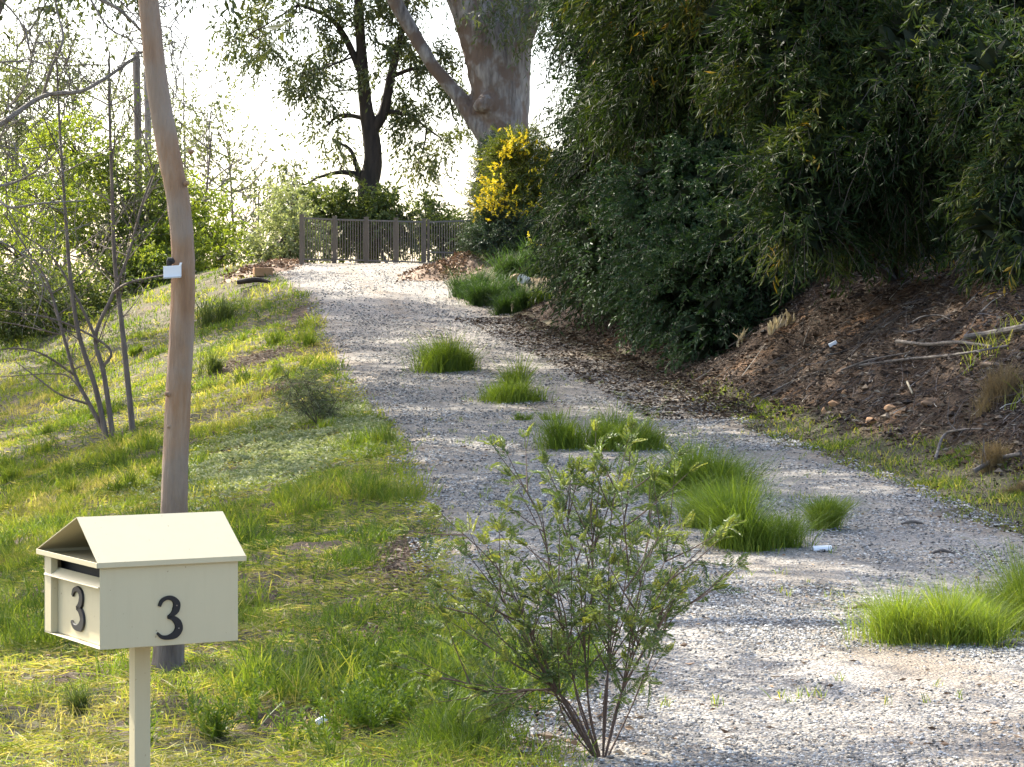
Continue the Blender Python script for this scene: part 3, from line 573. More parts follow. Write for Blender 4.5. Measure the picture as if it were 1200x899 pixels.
# ------------------------------------------------------------ feathery shrub in the foreground
rs = R(12); YS = 8.9; sb_ = np.array([P(706, 905, YS)[0], YS, 0]); sb_[2] = H(sb_[0], YS)
root = thing('feathery_shrub', 'young feathery leaved shrub with thin brown stems beside the gravel in the foreground', 'shrub', sb_)
gs = G(); gl = G()
stems = []
ends = [(515, 600), (545, 645), (520, 690), (578, 522), (600, 560), (640, 545), (655, 600), (690, 570), (735, 520), (745, 545), (765, 590), (800, 620), (835, 690), (825, 640), (530, 730), (570, 640), (480, 770), (620, 640), (700, 620), (790, 700), (740, 640), (560, 780), (780, 610)]
nodes = {}
for (ex, ey) in ends:
    key = int((ex-480)//58)
    e_ = P(ex, ey, YS+rs.uniform(-.35, .35)); st = sb_+[rs.uniform(-.03, .03), rs.uniform(-.03, .03), -.02]
    hi_ = min(1, max(0, (e_[2]-st[2])/.8)); st = sb_+[0, 0, -.02]
    if key not in nodes: nodes[key] = st+(e_-st)*[.26, .3, .3]+rs.normal(size=3)*.015
    m1 = nodes[key]; m2 = st+(e_-st)*[.72-.14*hi_, .72, .74]+rs.normal(size=3)*.025
    pts = spline([st, m1, m2, e_], 8); stems.append(pts); tube(gs, pts, [.0048*rs.uniform(.6, 1), .0013], 6)
    for q in range(5):
        i = rs.randint(8, len(pts)-3); d = unit(pts[i+1]-pts[i]); s = unit(d+unit(rs.normal(size=3))*.7); L = rs.uniform(.12, .32)
        sp_ = spline([pts[i], pts[i]+s*L*.5, pts[i]+s*L+[0, 0, .05*L]], 5); stems.append(sp_); tube(gs, sp_, [.0032, .001], 4)
def pinnate(gl, gs, base, d, L, rs, tone):
    d = unit(d); npair = int(8+L*70); side = unit(np.cross(d, unit(rs.normal(size=3)*.5+[0, 0, 1.0]))); up_ = np.cross(side, d)
    t_ = np.linspace(.12, 1, npair); ctrp = base+np.outer(t_*L, d)+np.outer(-(t_**2)*L*.16, up_)
    tube(gs, ctrp[::3], [.0009, .0006], 3, cap=False)
    ln = .25*L*np.sin(np.clip(t_*.85+.2, 0, 1)*math.pi)*.9+.006
    for sg in (-1, 1):
        D = sg*side*.82+d*.55; leaves(gl, ctrp, np.repeat(D[None], npair, 0)+rs.normal(size=(npair, 3))*.09, ln, .0062, rs, .2, rnd=np.full(npair, tone)+rs.normal(size=npair)*.06)
for pts in stems:
    n = len(pts); lo_ = 7 if n > 14 else 2; m_ = 8 if n > 14 else 3
    for q in range(m_):
        f = rs.uniform(lo_/n, 1)*(n-1); i = min(int(f), n-2); b_ = pts[i]+(pts[i+1]-pts[i])*(f-i); d = unit(pts[i+1]-pts[i])
        dd = unit(d*.6+unit(rs.normal(size=3))*.85); pinnate(gl, gs, b_, dd, rs.uniform(.08, .14), rs, rs.uniform(.1, .75)+(.25 if i > n*.8 else 0))
    for q in range(4): pinnate(gl, gs, pts[-1], unit(pts[-1]-pts[-2])+rs.normal(size=3)*.4, rs.uniform(.05, .08), rs, rs.uniform(.6, 1))
gs.build('stems', M['redtwig'], root); gl.build('foliage', M['acacia'], root)

# ------------------------------------------------------------ grass tufts on and beside the driveway
def tuft(label, px, py, wpx, hpx, n, group, mt='tuft', seed=0, cat='grass tuft', wide=.95, name='grass_tuft', depth=1.0, tone=(0, .8), y=None):
    rs = R(seed); b0 = hit(px, py) if y is None else ong((px-600)/F*y, y); sc = b0[1]/F; rx = wpx*.5*sc; hh_ = hpx*sc
    root = G(); nlob = 4+int(wpx/16); lc = rs.uniform(-1, 1, (nlob, 2))*[.78, .6]; lh = rs.uniform(.55, 1.1, nlob); lh[rs.randint(nlob)] = 1.1; li = rs.randint(0, nlob, n)
    q_ = lc[li]+rs.normal(size=(n, 2))*np.where(rs.rand(n) < .12, .34, .17)[:, None]; rr = np.clip(np.hypot(q_[:, 0], q_[:, 1]), 0, 1.3); aa = np.arctan2(q_[:, 1], q_[:, 0]); lhh = lh[li]*np.clip(1.25-1.1*np.hypot(*(q_-lc[li]).T), .3, 1.1)
    xx = b0[0]+q_[:, 0]*rx*wide; yy = b0[1]+q_[:, 1]*rx*wide*depth
    keep = rs.rand(n)*1.2 < np.clip((fbm(xx*5, yy*3.4, seed+40)-.26)*6, .25, 1); xx, yy, aa, rr, lhh = xx[keep], yy[keep], aa[keep], rr[keep], lhh[keep]; n = len(xx)
    ex_ = 1+.65*(rs.rand(n) < .22)*rs.rand(n); xx = b0[0]+(xx-b0[0])*ex_; yy = b0[1]+(yy-b0[1])*ex_
    cl = np.clip((fbm(xx*6, yy*4, seed)-.3)*2.6, .15, 1); hl = hh_*lhh*(.4+.75*rs.rand(n)**.8)*(.5+.75*cl)*1.05
    out = np.stack([np.cos(aa)*rr, np.sin(aa)*rr, 0*aa], -1)*.55+rs.normal(size=(n, 3))*[.35, .35, 0]
    z = H(xx, yy)+.0
    blades(root, np.stack([xx, yy, z], -1), hl, np.clip(.7*sc, .003, .014)*(.4+.8*rs.rand(n)), rs, .55, 1.2, np.clip(tone[0]+(tone[1]-tone[0])*(.5*rs.rand(n)+.6*(fbm(xx*5, yy*5, seed+5)-.1))+.25*(hl < hh_*.35), 0, 1), bias=out)
    o = root.build(name, M[mt], loc=b0); tag(o, label, cat, group); return o
gp = 'grass tufts growing in the driveway'
tuft('rounded bright green tuft farthest up the driveway, alone in the gravel', 545, 436, 88, 42, 5200, gp, seed=1)
tuft('low ragged green tuft just below the rounded farthest tuft', 602, 472, 84, 34, 2800, gp, seed=2)
tuft('upright narrow sprig tuft on the back of the ragged pair', 606, 460, 26, 40, 900, gp, seed=21)
tuft('tiny green tuft in front of the low ragged tuft', 614, 494, 20, 15, 300, gp, seed=3)
tuft('tiny tuft at the right end of the small pair by the ragged tuft', 645, 494, 20, 14, 300, gp, seed=31)
tuft('broad mid green tuft behind the tip of the feathery shrub', 688, 528, 92, 50, 4200, gp, seed=4)
tuft('thin pale green tuft beside the broad tuft behind the shrub', 748, 528, 66, 40, 2400, gp, seed=5, tone=(.2, .9))
tuft('large dark green tuft at the back of the main row of three', 815, 582, 118, 58, 7000, gp, seed=6)
tuft('tall dense green tuft in front of the main row', 886, 646, 92, 72, 8000, gp, seed=7)
tuft('low yellow green tuft filling the gap left of the tall dense tuft', 838, 624, 66, 54, 2600, gp, seed=71, tone=(.2, .95))
tuft('narrow upright green tuft on the right of the tall dense one', 966, 624, 46, 66, 3600, gp, seed=8, wide=.7)
tuft('wide spreading tuft at the right in the foreground gravel', 1102, 756, 138, 80, 10500, gp, seed=9, tone=(.1, .95))
tuft('tuft cut off by the right picture edge', 1180, 742, 104, 82, 7000, gp, seed=10, tone=(.1, .9))
tuft('wispy seedling tuft left of the wide foreground tuft', 1018, 752, 10, 26, 70, gp, seed=101)
gq = 'green tussocks on the slope under the yellow flowering bush'
for k_, (lab, px, py, w_, h_) in enumerate((('tussock at the left end of the group beside the leaf pile', 545, 350, 46, 36), ('small tussock in front of the leftmost ones', 570, 356, 40, 30), ('tall tussock behind the brown rocks', 600, 320, 52, 38),
        ('tussock right of the rocks against the dark tree', 637, 322, 44, 36), ('bright tussock in front of the rocks', 583, 352, 40, 24), ('darkest lowest tussock nearest the driveway', 597, 368, 38, 28), ('yellowish tussock right of the white pipe end', 634, 354, 34, 22))):
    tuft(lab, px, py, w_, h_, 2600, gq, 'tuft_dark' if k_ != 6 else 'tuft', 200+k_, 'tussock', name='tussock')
tuft('dry straw coloured tussock at the foot of the earth bank', 1165, 470, 70, 36, 1200, 'dry tussocks on the bank', 'straw', 301, 'tussock', name='dry_tussock')
tuft('dry yellow tussock near the right edge of the bank above the verge', 1168, 545, 40, 34, 900, 'dry tussocks on the bank', 'straw', 302, 'tussock', name='dry_tussock')
tuft('lower dry tussock beside the verge grass at the right edge', 1192, 580, 34, 30, 700, 'dry tussocks on the bank', 'straw', 303, 'tussock', name='dry_tussock')
gh = 'dark wispy weeds on the left slope'
for k_, (lab, px, py, w_, h_) in enumerate((('wispy grey green weed near the top of the left slope', 255, 378, 34, 42), ('wispy weed by the bare leaf patch right of the leaning trunk', 243, 440, 26, 40), ('dark spiky weed in the grass left of the mailbox post', 100, 835, 30, 40))):
    tuft(lab, px, py, w_, h_, 700, gh, 'mid', 320+k_, 'weed', name='wispy_weed')

# ------------------------------------------------------------ small grey green shrub on the slope
rs = R(13); b0 = hit(372, 497); sc = b0[1]/F
root = thing('small_shrub', 'small sparse grey green shrub on the slope at the left edge of the driveway', 'shrub', b0); gs, gl = G(), G()
for (px, py) in ((322, 452), (335, 440), (352, 432), (368, 436), (385, 448), (398, 462), (330, 470), (360, 455), (392, 480), (345, 460), (376, 462)):
    e_ = P(px, py, b0[1]+rs.uniform(-.25, .25)); pts = spline([b0+[0, 0, -.02], b0+(e_-b0)*.5+rs.normal(size=3)*.02, e_], 6); tube(gs, pts, [.007, .002], 5)
    i = rs.randint(5, len(pts), 34); sprigs(gl, gs, pts[i], rs.normal(size=(34, 3))*[1.6, 1.6, 1]+[0, 0, .2], rs, .2, 9, .04, .012, .1, .8)
gs.build('stems', M['twig'], root); gl.build('foliage', M['silver'], root)

# ------------------------------------------------------------ bare saplings and branches on the left
def twigs_on(rs, g, path, n, L, r=.004, lo=.3, k=4, bias=(0, 0, .2), sub=2):
    for q in range(n):
        i = rs.randint(int(len(path)*lo), len(path)-1); d = unit(path[i+1]-path[i]); s = unit(d*.7+unit(rs.normal(size=3)*[1, .6, 1])*.9+np.array(bias)); l = L*rs.uniform(.4, 1.2)
        c = rs.normal(size=3)*l*.12; pts = spline([path[i], path[i]+s*l*.5+c, path[i]+s*l+np.array(bias)*l*.5], 4); tube(g, pts, [r, r*.35], k, cap=False)
        if sub > 0: twigs_on(rs, g, pts, 3, l*.5, r*.55, .3, 3, bias, sub-1)
YB = hit(140, 513)[1]
sap = [('thin bare sapling stem on the left of the sapling clump, bowed left', [(126, 516), (112, 455), (92, 390), (82, 320), (76, 240), (70, 150), (66, 60)], 8.5),
       ('bare sapling stem in the middle of the clump with a forked top', [(133, 518), (122, 440), (112, 395), (130, 350), (150, 300), (168, 235), (185, 190)], 8),
       ('straight bare sapling stem on the right of the clump', [(156, 514), (148, 430), (141, 365), (134, 300), (131, 210), (128, 120), (128, 60)], 9),
       ('low sapling stem leaning far to the left with bare side shoots', [(129, 494), (105, 474), (88, 440), (72, 385), (55, 330), (30, 290), (5, 250)], 7)]
rs = R(14)
for k_, (lab, pp, w_) in enumerate(sap):
    b0 = P(pp[0][0], pp[0][1], YB); b0[2] = H(b0[0], b0[1])-.02; root = thing('bare_sapling', lab, 'sapling', b0, 'bare saplings on the grass slope'); g = G()
    pts = spline([b0]+[P(a_, b_, YB+.3*k_*(i/6)) for i, (a_, b_) in enumerate(pp) if i > 0], 7)
    tube(g, pts, [w_*.42/F*YB, w_*.12/F*YB], 7); g.build('trunk', M['sapbark'], root, True)
    g = G(); twigs_on(rs, g, pts, 11, 1.6, .010, .3)
    def side(q, rr): P3 = [P(a_, b_, YB) for a_, b_ in q]; P3[0] = pts[np.argmin(np.linalg.norm((pts-P3[0])*[1, .2, 1], axis=1))]; tube(g, spline(P3, 6), rr, 5)
    if k_ == 1:
        for q in ([(136, 342), (150, 332), (185, 324), (230, 318)], [(143, 428), (128, 408), (70, 376), (0, 363)], [(112, 395), (88, 345), (60, 300), (20, 270)]): side(q, [.026, .010])
    if k_ == 3:
        for q in ([(105, 474), (70, 462), (40, 440), (20, 425)], [(88, 440), (50, 415), (20, 408), (0, 410)], [(129, 490), (110, 483), (85, 445), (60, 438), (0, 442)]): side(q, [.019, .006])
    g.build('branches', M['sapbark'], root)
    g = G(); n = 60; i = rs.randint(len(pts)//2, len(pts), n); sprigs(g, None, pts[i]+rs.normal(size=(n, 3))*.7, rs.normal(size=(n, 3)), rs, .25, 5, .07, .03, .1, .8); g.build('foliage', M['bright'], root)
# small leafy yellow bits ok; bare tree reaching in from the left
rs = R(15); YL = 22.; b0 = ong(-6.6, YL); root = thing('bare_tree', 'leafless pale branched tree reaching into the picture from the left edge', 'tree', b0); g = G(); g2 = G()
trunk = spline([b0, b0+[.1, 0, 1.5], P(-130, 230, YL), P(-140, 60, YL), P(-120, -120, YL)], 8); tube(g, trunk, [.16, .07], 10, bump=.05)
g.build('trunk', M['greytwig'], root, True)
for q, r0, r1 in (([(-130, 230), (-30, 158), (0, 146), (50, 113), (100, 105), (155, 70), (158, 66)], .05, .014), ([(50, 113), (60, 80), (74, 45), (66, 8), (64, -40)], .024, .008), ([(-140, 120), (-40, 77), (0, 73), (30, 70), (46, 58)], .02, .006),
        ([(-130, 250), (-40, 222), (10, 216), (45, 198), (80, 162)], .03, .008), ([(-130, 262), (-20, 232), (12, 243), (50, 238), (100, 235)], .028, .007), ([(-120, 300), (-20, 280), (30, 300), (60, 320)], .02, .005),
        ([(-120, -60), (40, -50), (110, -5), (140, 12), (168, 40), (176, 62)], .04, .01), ([(60, -60), (100, -10), (125, 30), (150, 45), (180, 58)], .02, .006), ([(-100, -80), (80, -60), (150, -20), (190, 8), (212, -6)], .02, .006),
        ([(-60, -60), (20, 20), (35, 60), (46, 62)], .016, .004), ([(180, 30), (200, 32), (215, 28)], .01, .004), ([(120, -20), (185, 45), (205, 50), (222, 40)], .01, .003), ([(-130, 210), (-20, 190), (5, 150), (20, 120)], .02, .006)):
    pts = spline([P(a_, b_, YL+rs.uniform(-.3, .3)) for a_, b_ in q], 6); tube(g2, pts, [r0*.7, r1*.7], 6); twigs_on(rs, g2, pts, 6, .8, .006, .3, bias=(0, 0, -.1), sub=2)
g2.build('branches', M['greytwig'], root)

# ------------------------------------------------------------ generic leafy plants
def shrub(name, label, cat, blobs, base, mt, n, ll=.1, lw=.04, L=.35, nl=9, droop=.3, group=None, seed=0, nclump=40, cs=.25, shell=.35, stem='twig', trunk=None, tr=.06, extra=None, core=0):
    """blobs: (px,py,Y,rx,ry[,rz]) in pixels for rx,ry ; foliage in subclumps"""
    rs = R(seed); b0 = np.array(base, float); root = thing(name, label, cat, b0, group); gs, gl = G(), G(); tot = sum(b[3]*b[4] for b in blobs); cl_all = []
    if trunk is None: tube(gs, [b0-[0, 0, .2], b0+[0, 0, .3]], [tr*1.5, tr*1.2], 7)
    for b in blobs:
        c = P(*b[:3]); sc = b[2]/F; rad = np.array([b[3]*sc, (b[5] if len(b) > 5 else (b[3]+b[4])/2*sc), b[4]*sc]); m_ = max(4, int(nclump*b[3]*b[4]/tot))
        cl = c+ellips(rs, m_, shell)*rad; cl_all.append(cl)
        if trunk is None: tube(gs, spline([b0, b0*.5+c*.5+rs.normal(size=3)*.1*rad, c], 5), [tr, tr*.4], 6)
        else:
            tt = np.array(trunk); c2 = c-[0, 0, .2+.45*np.min(np.hypot(*(tt-c)[:, :2].T))]; a_ = tt[np.argmin(np.linalg.norm(tt-c, axis=1))]; tube(gs, spline([a_, a_*.5+c*.5+rs.normal(size=3)*.12*rad, c], 5), [tr, tr*.35], 6)
        for q in cl[:: max(1, m_//14)]: tube(gs, spline([c, c*.5+q*.5+rs.normal(size=3)*.1*rad, q], 4), [tr*.35, tr*.1], 4, cap=False)
        nn = int(n*b[3]*b[4]/tot); i = rs.randint(0, m_, nn); tone = rs.rand(m_)
        Pn = cl[i]+rs.normal(size=(nn, 3))*cs*np.array([1, 1, .8]); D = unit(Pn-c)+rs.normal(size=(nn, 3))*.6+[0, 0, .15]
        sprigs(gl, gs if L > .15 else None, Pn, D, rs, L, nl, ll, lw, droop, .8, np.clip(.25+.45*tone[i]+.3*(rs.rand(nn)-.3), 0, 1), twig=.004)
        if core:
            m2 = int(core*b[3]*b[4]/tot); q = c+ellips(rs, m2)*rad*.72; gc = extra; leaves(gc, q, rs.normal(size=(m2, 3)), .5, .3, rs)  # oversized dark cards added inside the crown to block light
    gs.build('branches', M[stem], root); gl.build('foliage', M[mt], root)
    return root, cl_all

# mid distance tree with dark trunk behind the fence
YD = 72.
b0 = P(430, 262, YD); b0[2] = 3.0
trk = spline([b0, P(431, 230, YD), P(437, 190, YD), P(434, 155, YD), P(428, 120, YD), P(424, 70, YD), P(420, 0, YD), P(418, -90, YD)], 8)
lim = [spline([P(a_, b_, YD) for a_, b_ in q], 8) for q in ([(438, 150), (450, 130), (458, 90), (470, 40), (480, -20)], [(428, 225), (418, 206), (398, 202), (372, 208)], [(425, 90), (405, 45), (385, 20), (350, 5)], [(450, 130), (480, 135), (500, 150)], [(458, 90), (490, 80), (520, 90), (530, 130)])]
ATT = np.vstack([trk[int(len(trk)*.5):]]+lim)
blobs = [(420, 30, YD, 44, 34), (300, 45, YD, 54, 30), (345, 15, YD, 60, 22), (385, 75, YD, 30, 24), (455, 90, YD, 42, 36), (370, 110, YD, 26, 34), (490, 50, YD, 36, 34), (355, 85, YD-1, 18, 20), (500, 150, YD, 34, 30), (520, 170, YD+1, 22, 26), (490, 190, YD, 18, 22), (345, 210, YD, 18, 36), (530, 90, YD, 22, 40), (385, 150, YD, 22, 24), (260, 55, YD, 16, 14), (395, 185, YD, 16, 16), (410, -60, YD, 120, 55), (535, 140, YD, 10, 16), (470, 8, YD, 50, 20)]
rs = R(16)
root, _ = shrub('gum_tree', 'tree with a dark trunk and loose hanging leaves standing right behind the fence', 'tree', blobs, b0, 'gumleaf', 2700, .19, .06, .4, 7, .9, None, 17, 170, .19, .1, 'darkbark', ATT, .035)
g = G(); tube(g, trk, np.array([14, 12.5, 11, 10, 8, 6.5, 5.5, 4])/F*YD, 14, bump=.12, seed=2)
for q, r0, r1 in (([(438, 150), (450, 130), (458, 90), (470, 40), (480, -20)], .19, .07), ([(428, 225), (418, 206), (398, 202), (372, 208)], .13, .04), ([(424, 215), (418, 195), (410, 175), (390, 165)], .10, .03), ([(425, 90), (405, 45), (385, 20), (350, 5)], .12, .05), ([(432, 140), (400, 135), (380, 150)], .08, .03), ([(450, 130), (480, 135), (500, 150)], .08, .03), ([(458, 90), (490, 80), (520, 90), (530, 130)], .07, .03)):
    ptube(g, [(a_, b_, YD) for a_, b_ in q], [r0, r1], 8)
g.build('trunk', M['darkbark'], root, True)

# big gum tree
YG = 70.; b0 = P(590, 300, YG); b0[2] = 3.3
root = thing('old_gum_tree', 'massive pale smooth barked gum tree with a forked trunk behind the yellow flowering bush', 'tree', b0)
g = G(); w1 = YG/F
def gt_(q, rr, k=26): ptube(g, [(a_, b_, YG+c_) for a_, b_, c_ in q], np.array(rr)*w1, k, 10, bump=.10, seed=int(q[0][0]))
gt_([(590, 310, 0), (590, 240, 0), (588, 180, 0), (585, 130, 0), (578, 80, 0), (566, 40, 0), (548, 0, 0), (530, -50, 0), (505, -140, 0)], [36, 32, 28, 30, 31, 29, 24, 20, 15])
gt_([(600, 310, .3), (602, 220, .3), (602, 150, .3), (604, 90, .3), (608, 50, .2), (624, 10, 0), (645, -40, 0), (665, -140, 0)], [26, 22, 18, 18, 17, 15, 13, 9])
gt_([(592, 160, .2), (590, 100, .2), (592, 50, .2), (590, 10, .3), (585, -40, .4), (590, -150, .8)], [26, 30, 30, 23, 20, 14])
gt_([(580, 165, -.3), (560, 145, -.2), (535, 110, 0), (508, 78, 0), (485, 40, 0), (462, 0, 0), (430, -60, 0)], [16, 12, 9, 8, 8.5, 9, 6], 16)
gt_([(574, 118, -.6), (566, 122, -.7), (556, 128, -.6)], [10, 11, 5], 12)   # burl
gt_([(612, 96, 0), (620, 96, 0)], [9, 5], 12)
o = g.build('trunk', M['gumbark'], root, True)
md = o.modifiers.new('remesh', 'REMESH'); md.mode = 'VOXEL'; md.voxel_size = .06; md.use_smooth_shade = True
sm = o.modifiers.new('smooth', 'SMOOTH'); sm.iterations = 6; sm.factor = .6
g = G(); rs = R(19); tubes, tips = [], []
for (px, py, dx) in ((505, -140, -.6), (665, -140, .7), (590, -150, .1), (430, -60, -.8), (560, -60, -.3), (640, -60, .6), (590, -100, 0)):
    for q in range(3): grow(rs, P(px, py, YG), (dx+rs.normal()*.4, rs.normal()*.6, .5), 3.6, .16, 2, tubes, tips, .7)
for a_, b_, k in tubes: tube(g, a_, b_, k)
g.build('branches', M['gumbark'], root)
tips = [q for q in tips if not (q[2] < EYE+(HOR+8)/F*q[1]+.7)]
for (px, py, rx, ry) in ((610, 8, 40, 14), (640, 22, 24, 12), (655, -8, 30, 20), (560, -12, 50, 14), (620, 30, 14, 8), (650, 5, 20, 14)): 
    for q in range(4): tips.append(P(px+rs.normal()*rx*.6, py+rs.normal()*ry*.6, YG-1.2+rs.normal()*.4))
g = crown_at(rs, tips, 5000, .2, .05, 1.0, .6, 9, .9); g.build('crown', M['gumleaf'], root)

# off frame gum trees on the left slope: their crowns dapple the driveway
def shade_tree(x, y, zt_, r, n, seed, label, ctr=None):
    rs = R(seed); b0 = ong(x, y); root = thing('tall_gum_tree', label, 'tree', b0, 'tall gum trees on the left slope'); g = G(); tubes, tips = [], []
    top = np.array([x+r*.45, y+.5, zt_]) if ctr is None else np.array([ctr[0], ctr[1], zt_])
    tk = spline([b0, b0+[.1, .1, (zt_-b0[2])*.35], b0*.45+top*.55+[-.9, .2, (zt_-b0[2])*.22], top], 8); tube(g, tk, [.26, .1], 12, bump=.06)
    for q in range(11): 
        i = rs.randint(8, len(tk)); grow(rs, tk[i], (rs.normal()+.5, rs.normal(), .35), r*.62, .08, 2, tubes, tips, .7, .1)
    inview = lambda q, m_: q[2] < EYE+(HOR+8)/F*q[1]+m_ and abs(q[0]) < .216*q[1]+m_
    tips = [q for q in tips if not inview(q, 1.25 if y < 25 else .8)]
    for a_, b_, k in tubes:
        if not any(inview(q, .1) for q in a_): tube(g, a_, b_, k)
    g.build('trunk', M['postbark'], root, True); crown_at(rs, tips, n, .2, .055, .9, .5, 8, .7).build('crown', M['gumleaf'], root)
for q in ((-6.6, 23, 9.0, 4.2, 1300, 31, 'tall gum tree nearest the mailbox on the left slope'), (-9.0, 34, 12.5, 5.0, 2600, 32, 'second tall gum tree up the left slope'), (-13., 47, 15.5, 6, 2800, 33, 'third tall gum tree up the left slope'),
          (-16., 60, 16.5, 6, 2400, 34, 'tall gum tree near the top of the left slope'), (-7.5, 29, 15., 5.5, 2600, 35, 'very tall gum tree between the two nearest ones on the left slope'), (-8.6, 33, 12.5, 8.5, 6500, 37, 'broad gum tree on the left slope whose crown reaches over the driveway', (-.8, 33)), (-6.4, 16, 8.6, 3.4, 1300, 36, 'gum tree on the slope left of the mailbox', (-3.1, 18.9)), (-14., 56, 13.5, 6.5, 7500, 38, 'spreading gum tree beside the top of the driveway', (-8.3, 57)), (-10.5, 43, 13.5, 6.5, 3600, 39, 'leaning gum tree half way up the left slope', (-4.5, 44))):
    shade_tree(*q)

# ------------------------------------------------------------ background left: bushes, dead poles, far trees
def gz_(px, Y): x = (px-600)/F*Y; return ong(x, Y)
gb = 'leafy bushes beyond the left slope'
L_ = [('bright yellow green bush right of the leaning trunk at the top of the slope', [(240, 275, 68, 34, 40), (205, 250, 68, 30, 44), (262, 300, 66, 16, 18)], 230, 68, 'bright', 950, 61),
      ('tall mid green bush between the saplings and the leaning trunk', [(150, 210, 66, 50, 44), (170, 270, 65, 44, 50), (120, 290, 65, 34, 40)], 150, 66, 'mid', 1050, 62),
      ('sunlit lime bush filling the left background behind the bare branches', [(50, 240, 64, 60, 50), (90, 180, 66, 48, 44), (20, 300, 62, 50, 50)], 55, 64, 'bright', 1100, 63),
      ('dark green bush low at the left edge', [(30, 360, 58, 60, 34), (90, 355, 60, 46, 30), (150, 330, 62, 36, 28)], 70, 60, 'mid', 1400, 64),
      ('small shaded bush under the lime bush by the saplings', [(200, 300, 64, 34, 26), (170, 320, 63, 30, 22)], 190, 64, 'bright', 1100, 65),
      ('pale leaved bush left of the fence', [(335, 280, 67, 34, 28), (310, 300, 67, 18, 12), (340, 245, 68, 14, 26)], 330, 67, 'silver', 700, 66)]
for lab, bl, bpx, bY, mt_, n_, sd_ in L_:
    shrub('leafy_bush', lab, 'bush', bl, gz_(bpx, bY), mt_, n_, .13, .06, .36, 8, .3, gb, sd_, 90, .22, .1)
gf = 'bushes behind the fence'
for lab, bl, bpx, n_, sd_ in (('bush behind the left end of the fence', [(385, 262, 71, 34, 30), (400, 240, 71, 26, 12)], 390, 900, 71), ('rounded bush behind the middle of the fence', [(470, 255, 71, 46, 26), (440, 272, 71, 30, 20)], 460, 1100, 72), ('lower bush behind the gate', [(520, 275, 72, 28, 18), (545, 288, 72, 14, 10)], 525, 500, 73)):
    shrub('fence_bush', lab, 'bush', bl, gz_(bpx, 70) , 'mid', n_, .14, .06, .35, 8, .3, gf, sd_, 60, .25, .1)
# dead trunks like poles
for k_, (lab, px, y0_, y1_, w_, Y_) in enumerate((('dark flat topped dead trunk rising behind the bushes left of the leaning tree', 161, 62, 330, 9, 84.), ('pale dead trunk just right of the dark flat topped one', 173, 84, 330, 8, 88.))):
    b0 = ong((px-600)/F*Y_, Y_); root = thing('dead_trunk', lab, 'dead tree', b0, 'dead trunks behind the bushes'); g = G()
    tube(g, spline([b0, (b0+P(px, y0_, Y_))/2+[.05, 0, 0], P(px-1, y0_, Y_)], 8), [w_*.62/F*Y_, w_*.45/F*Y_], 10, bump=.1, seed=k_)
    if k_ == 0: tube(g, [P(px-8, y0_+1, Y_), P(px+7, y0_-1, Y_)], [.06, .05], 6)
    g.build('trunk', M['postbark'] if k_ == 0 else M['greytwig'], root, True)
rs = R(20)
def far_tree(lab, px, py_top, Y_, w_, n_, seed, mt_='far', lean=0, leafy=1, group='far trees beyond the slope'):
    rs = R(seed); b0 = ong((px-600)/F*Y_, Y_); top = P(px+lean, py_top, Y_); root = thing('distant_tree', lab, 'tree', b0, group); g = G(); tubes, tips = [], []
    tk = spline([b0, b0*.5+top*.5+rs.normal(size=3)*[.3, 0, 0], top], 8); tube(g, tk, [w_*.5/F*Y_, .03], 8)
    hh_ = top[2]-b0[2]
    for q in range(16): i = rs.randint(8, len(tk)-1); grow(rs, tk[i], (rs.normal(), rs.normal()*.6, .7), hh_*.16, w_*.14/F*Y_, 1, tubes, tips, .6, .3)
    for a_, b_, k in tubes: tube(g, a_, b_, k)
    g.build('trunk', M['postbark'], root, True)
    if n_: crown_at(rs, tips, n_, .22, .09, 1.3, .5, 6, .3).build('crown', M[mt_], root)
for q in (('thin sparse tree against the white sky right of the leaning trunk', 248, 155, 100., 7, 420, 81), ('second sparse tree beside the thin one, slightly right', 268, 165, 104., 6, 300, 82), ('nearly bare slanting tree left of the fence', 285, 225, 96., 5, 40, 83, 'far', 18),
          ('hazy tall tree at the top left corner', 20, 20, 120., 10, 1200, 84), ('hazy tree behind the bare branches', 75, 90, 120., 8, 900, 85), ('hazy thin tree behind the dead trunks', 130, 95, 125., 7, 500, 86), ('hazy drooping tree just right of the leaning trunk top', 215, 90, 130., 5, 160, 87), ('hazy broad tree at the left edge', -20, 90, 115., 10, 1300, 88)): far_tree(*q)

# ------------------------------------------------------------ fence and gate
YF0, YF1 = 62.0, 66.5
fp = [(353.5, YF0), (392, 62.9), (429, 63.8), (464, 64.7), (497, 65.6)]
root = thing('metal_fence', 'grey brown vertical bar fence across the top of the driveway', 'fence', ong((353.5-600)/F*YF0, YF0))
def fpt(px, Y, z): return np.array([(px-600)/F*Y, Y, z])
FB = 3.38; 
def ztop(px, Y): return EYE+(HOR-np.interp(px, [353, 392, 500, 560, 660], [254, 256, 259, 257, 238]))/F*Y
for px, Y in fp:
    g = G(); x_ = (px-600)/F*Y; zb = float(H(x_, Y))-.1; zt2 = ztop(px, Y)+.04; box(g, [x_, Y, (zb+zt2)/2], [.055, 0, 0], [0, .055, 0], [0, 0, (zt2-zb)/2]); box(g, [x_, Y, zt2+.012], [.063, 0, 0], [0, .063, 0], [0, 0, .011]); g.build('post', M['fence'], root)
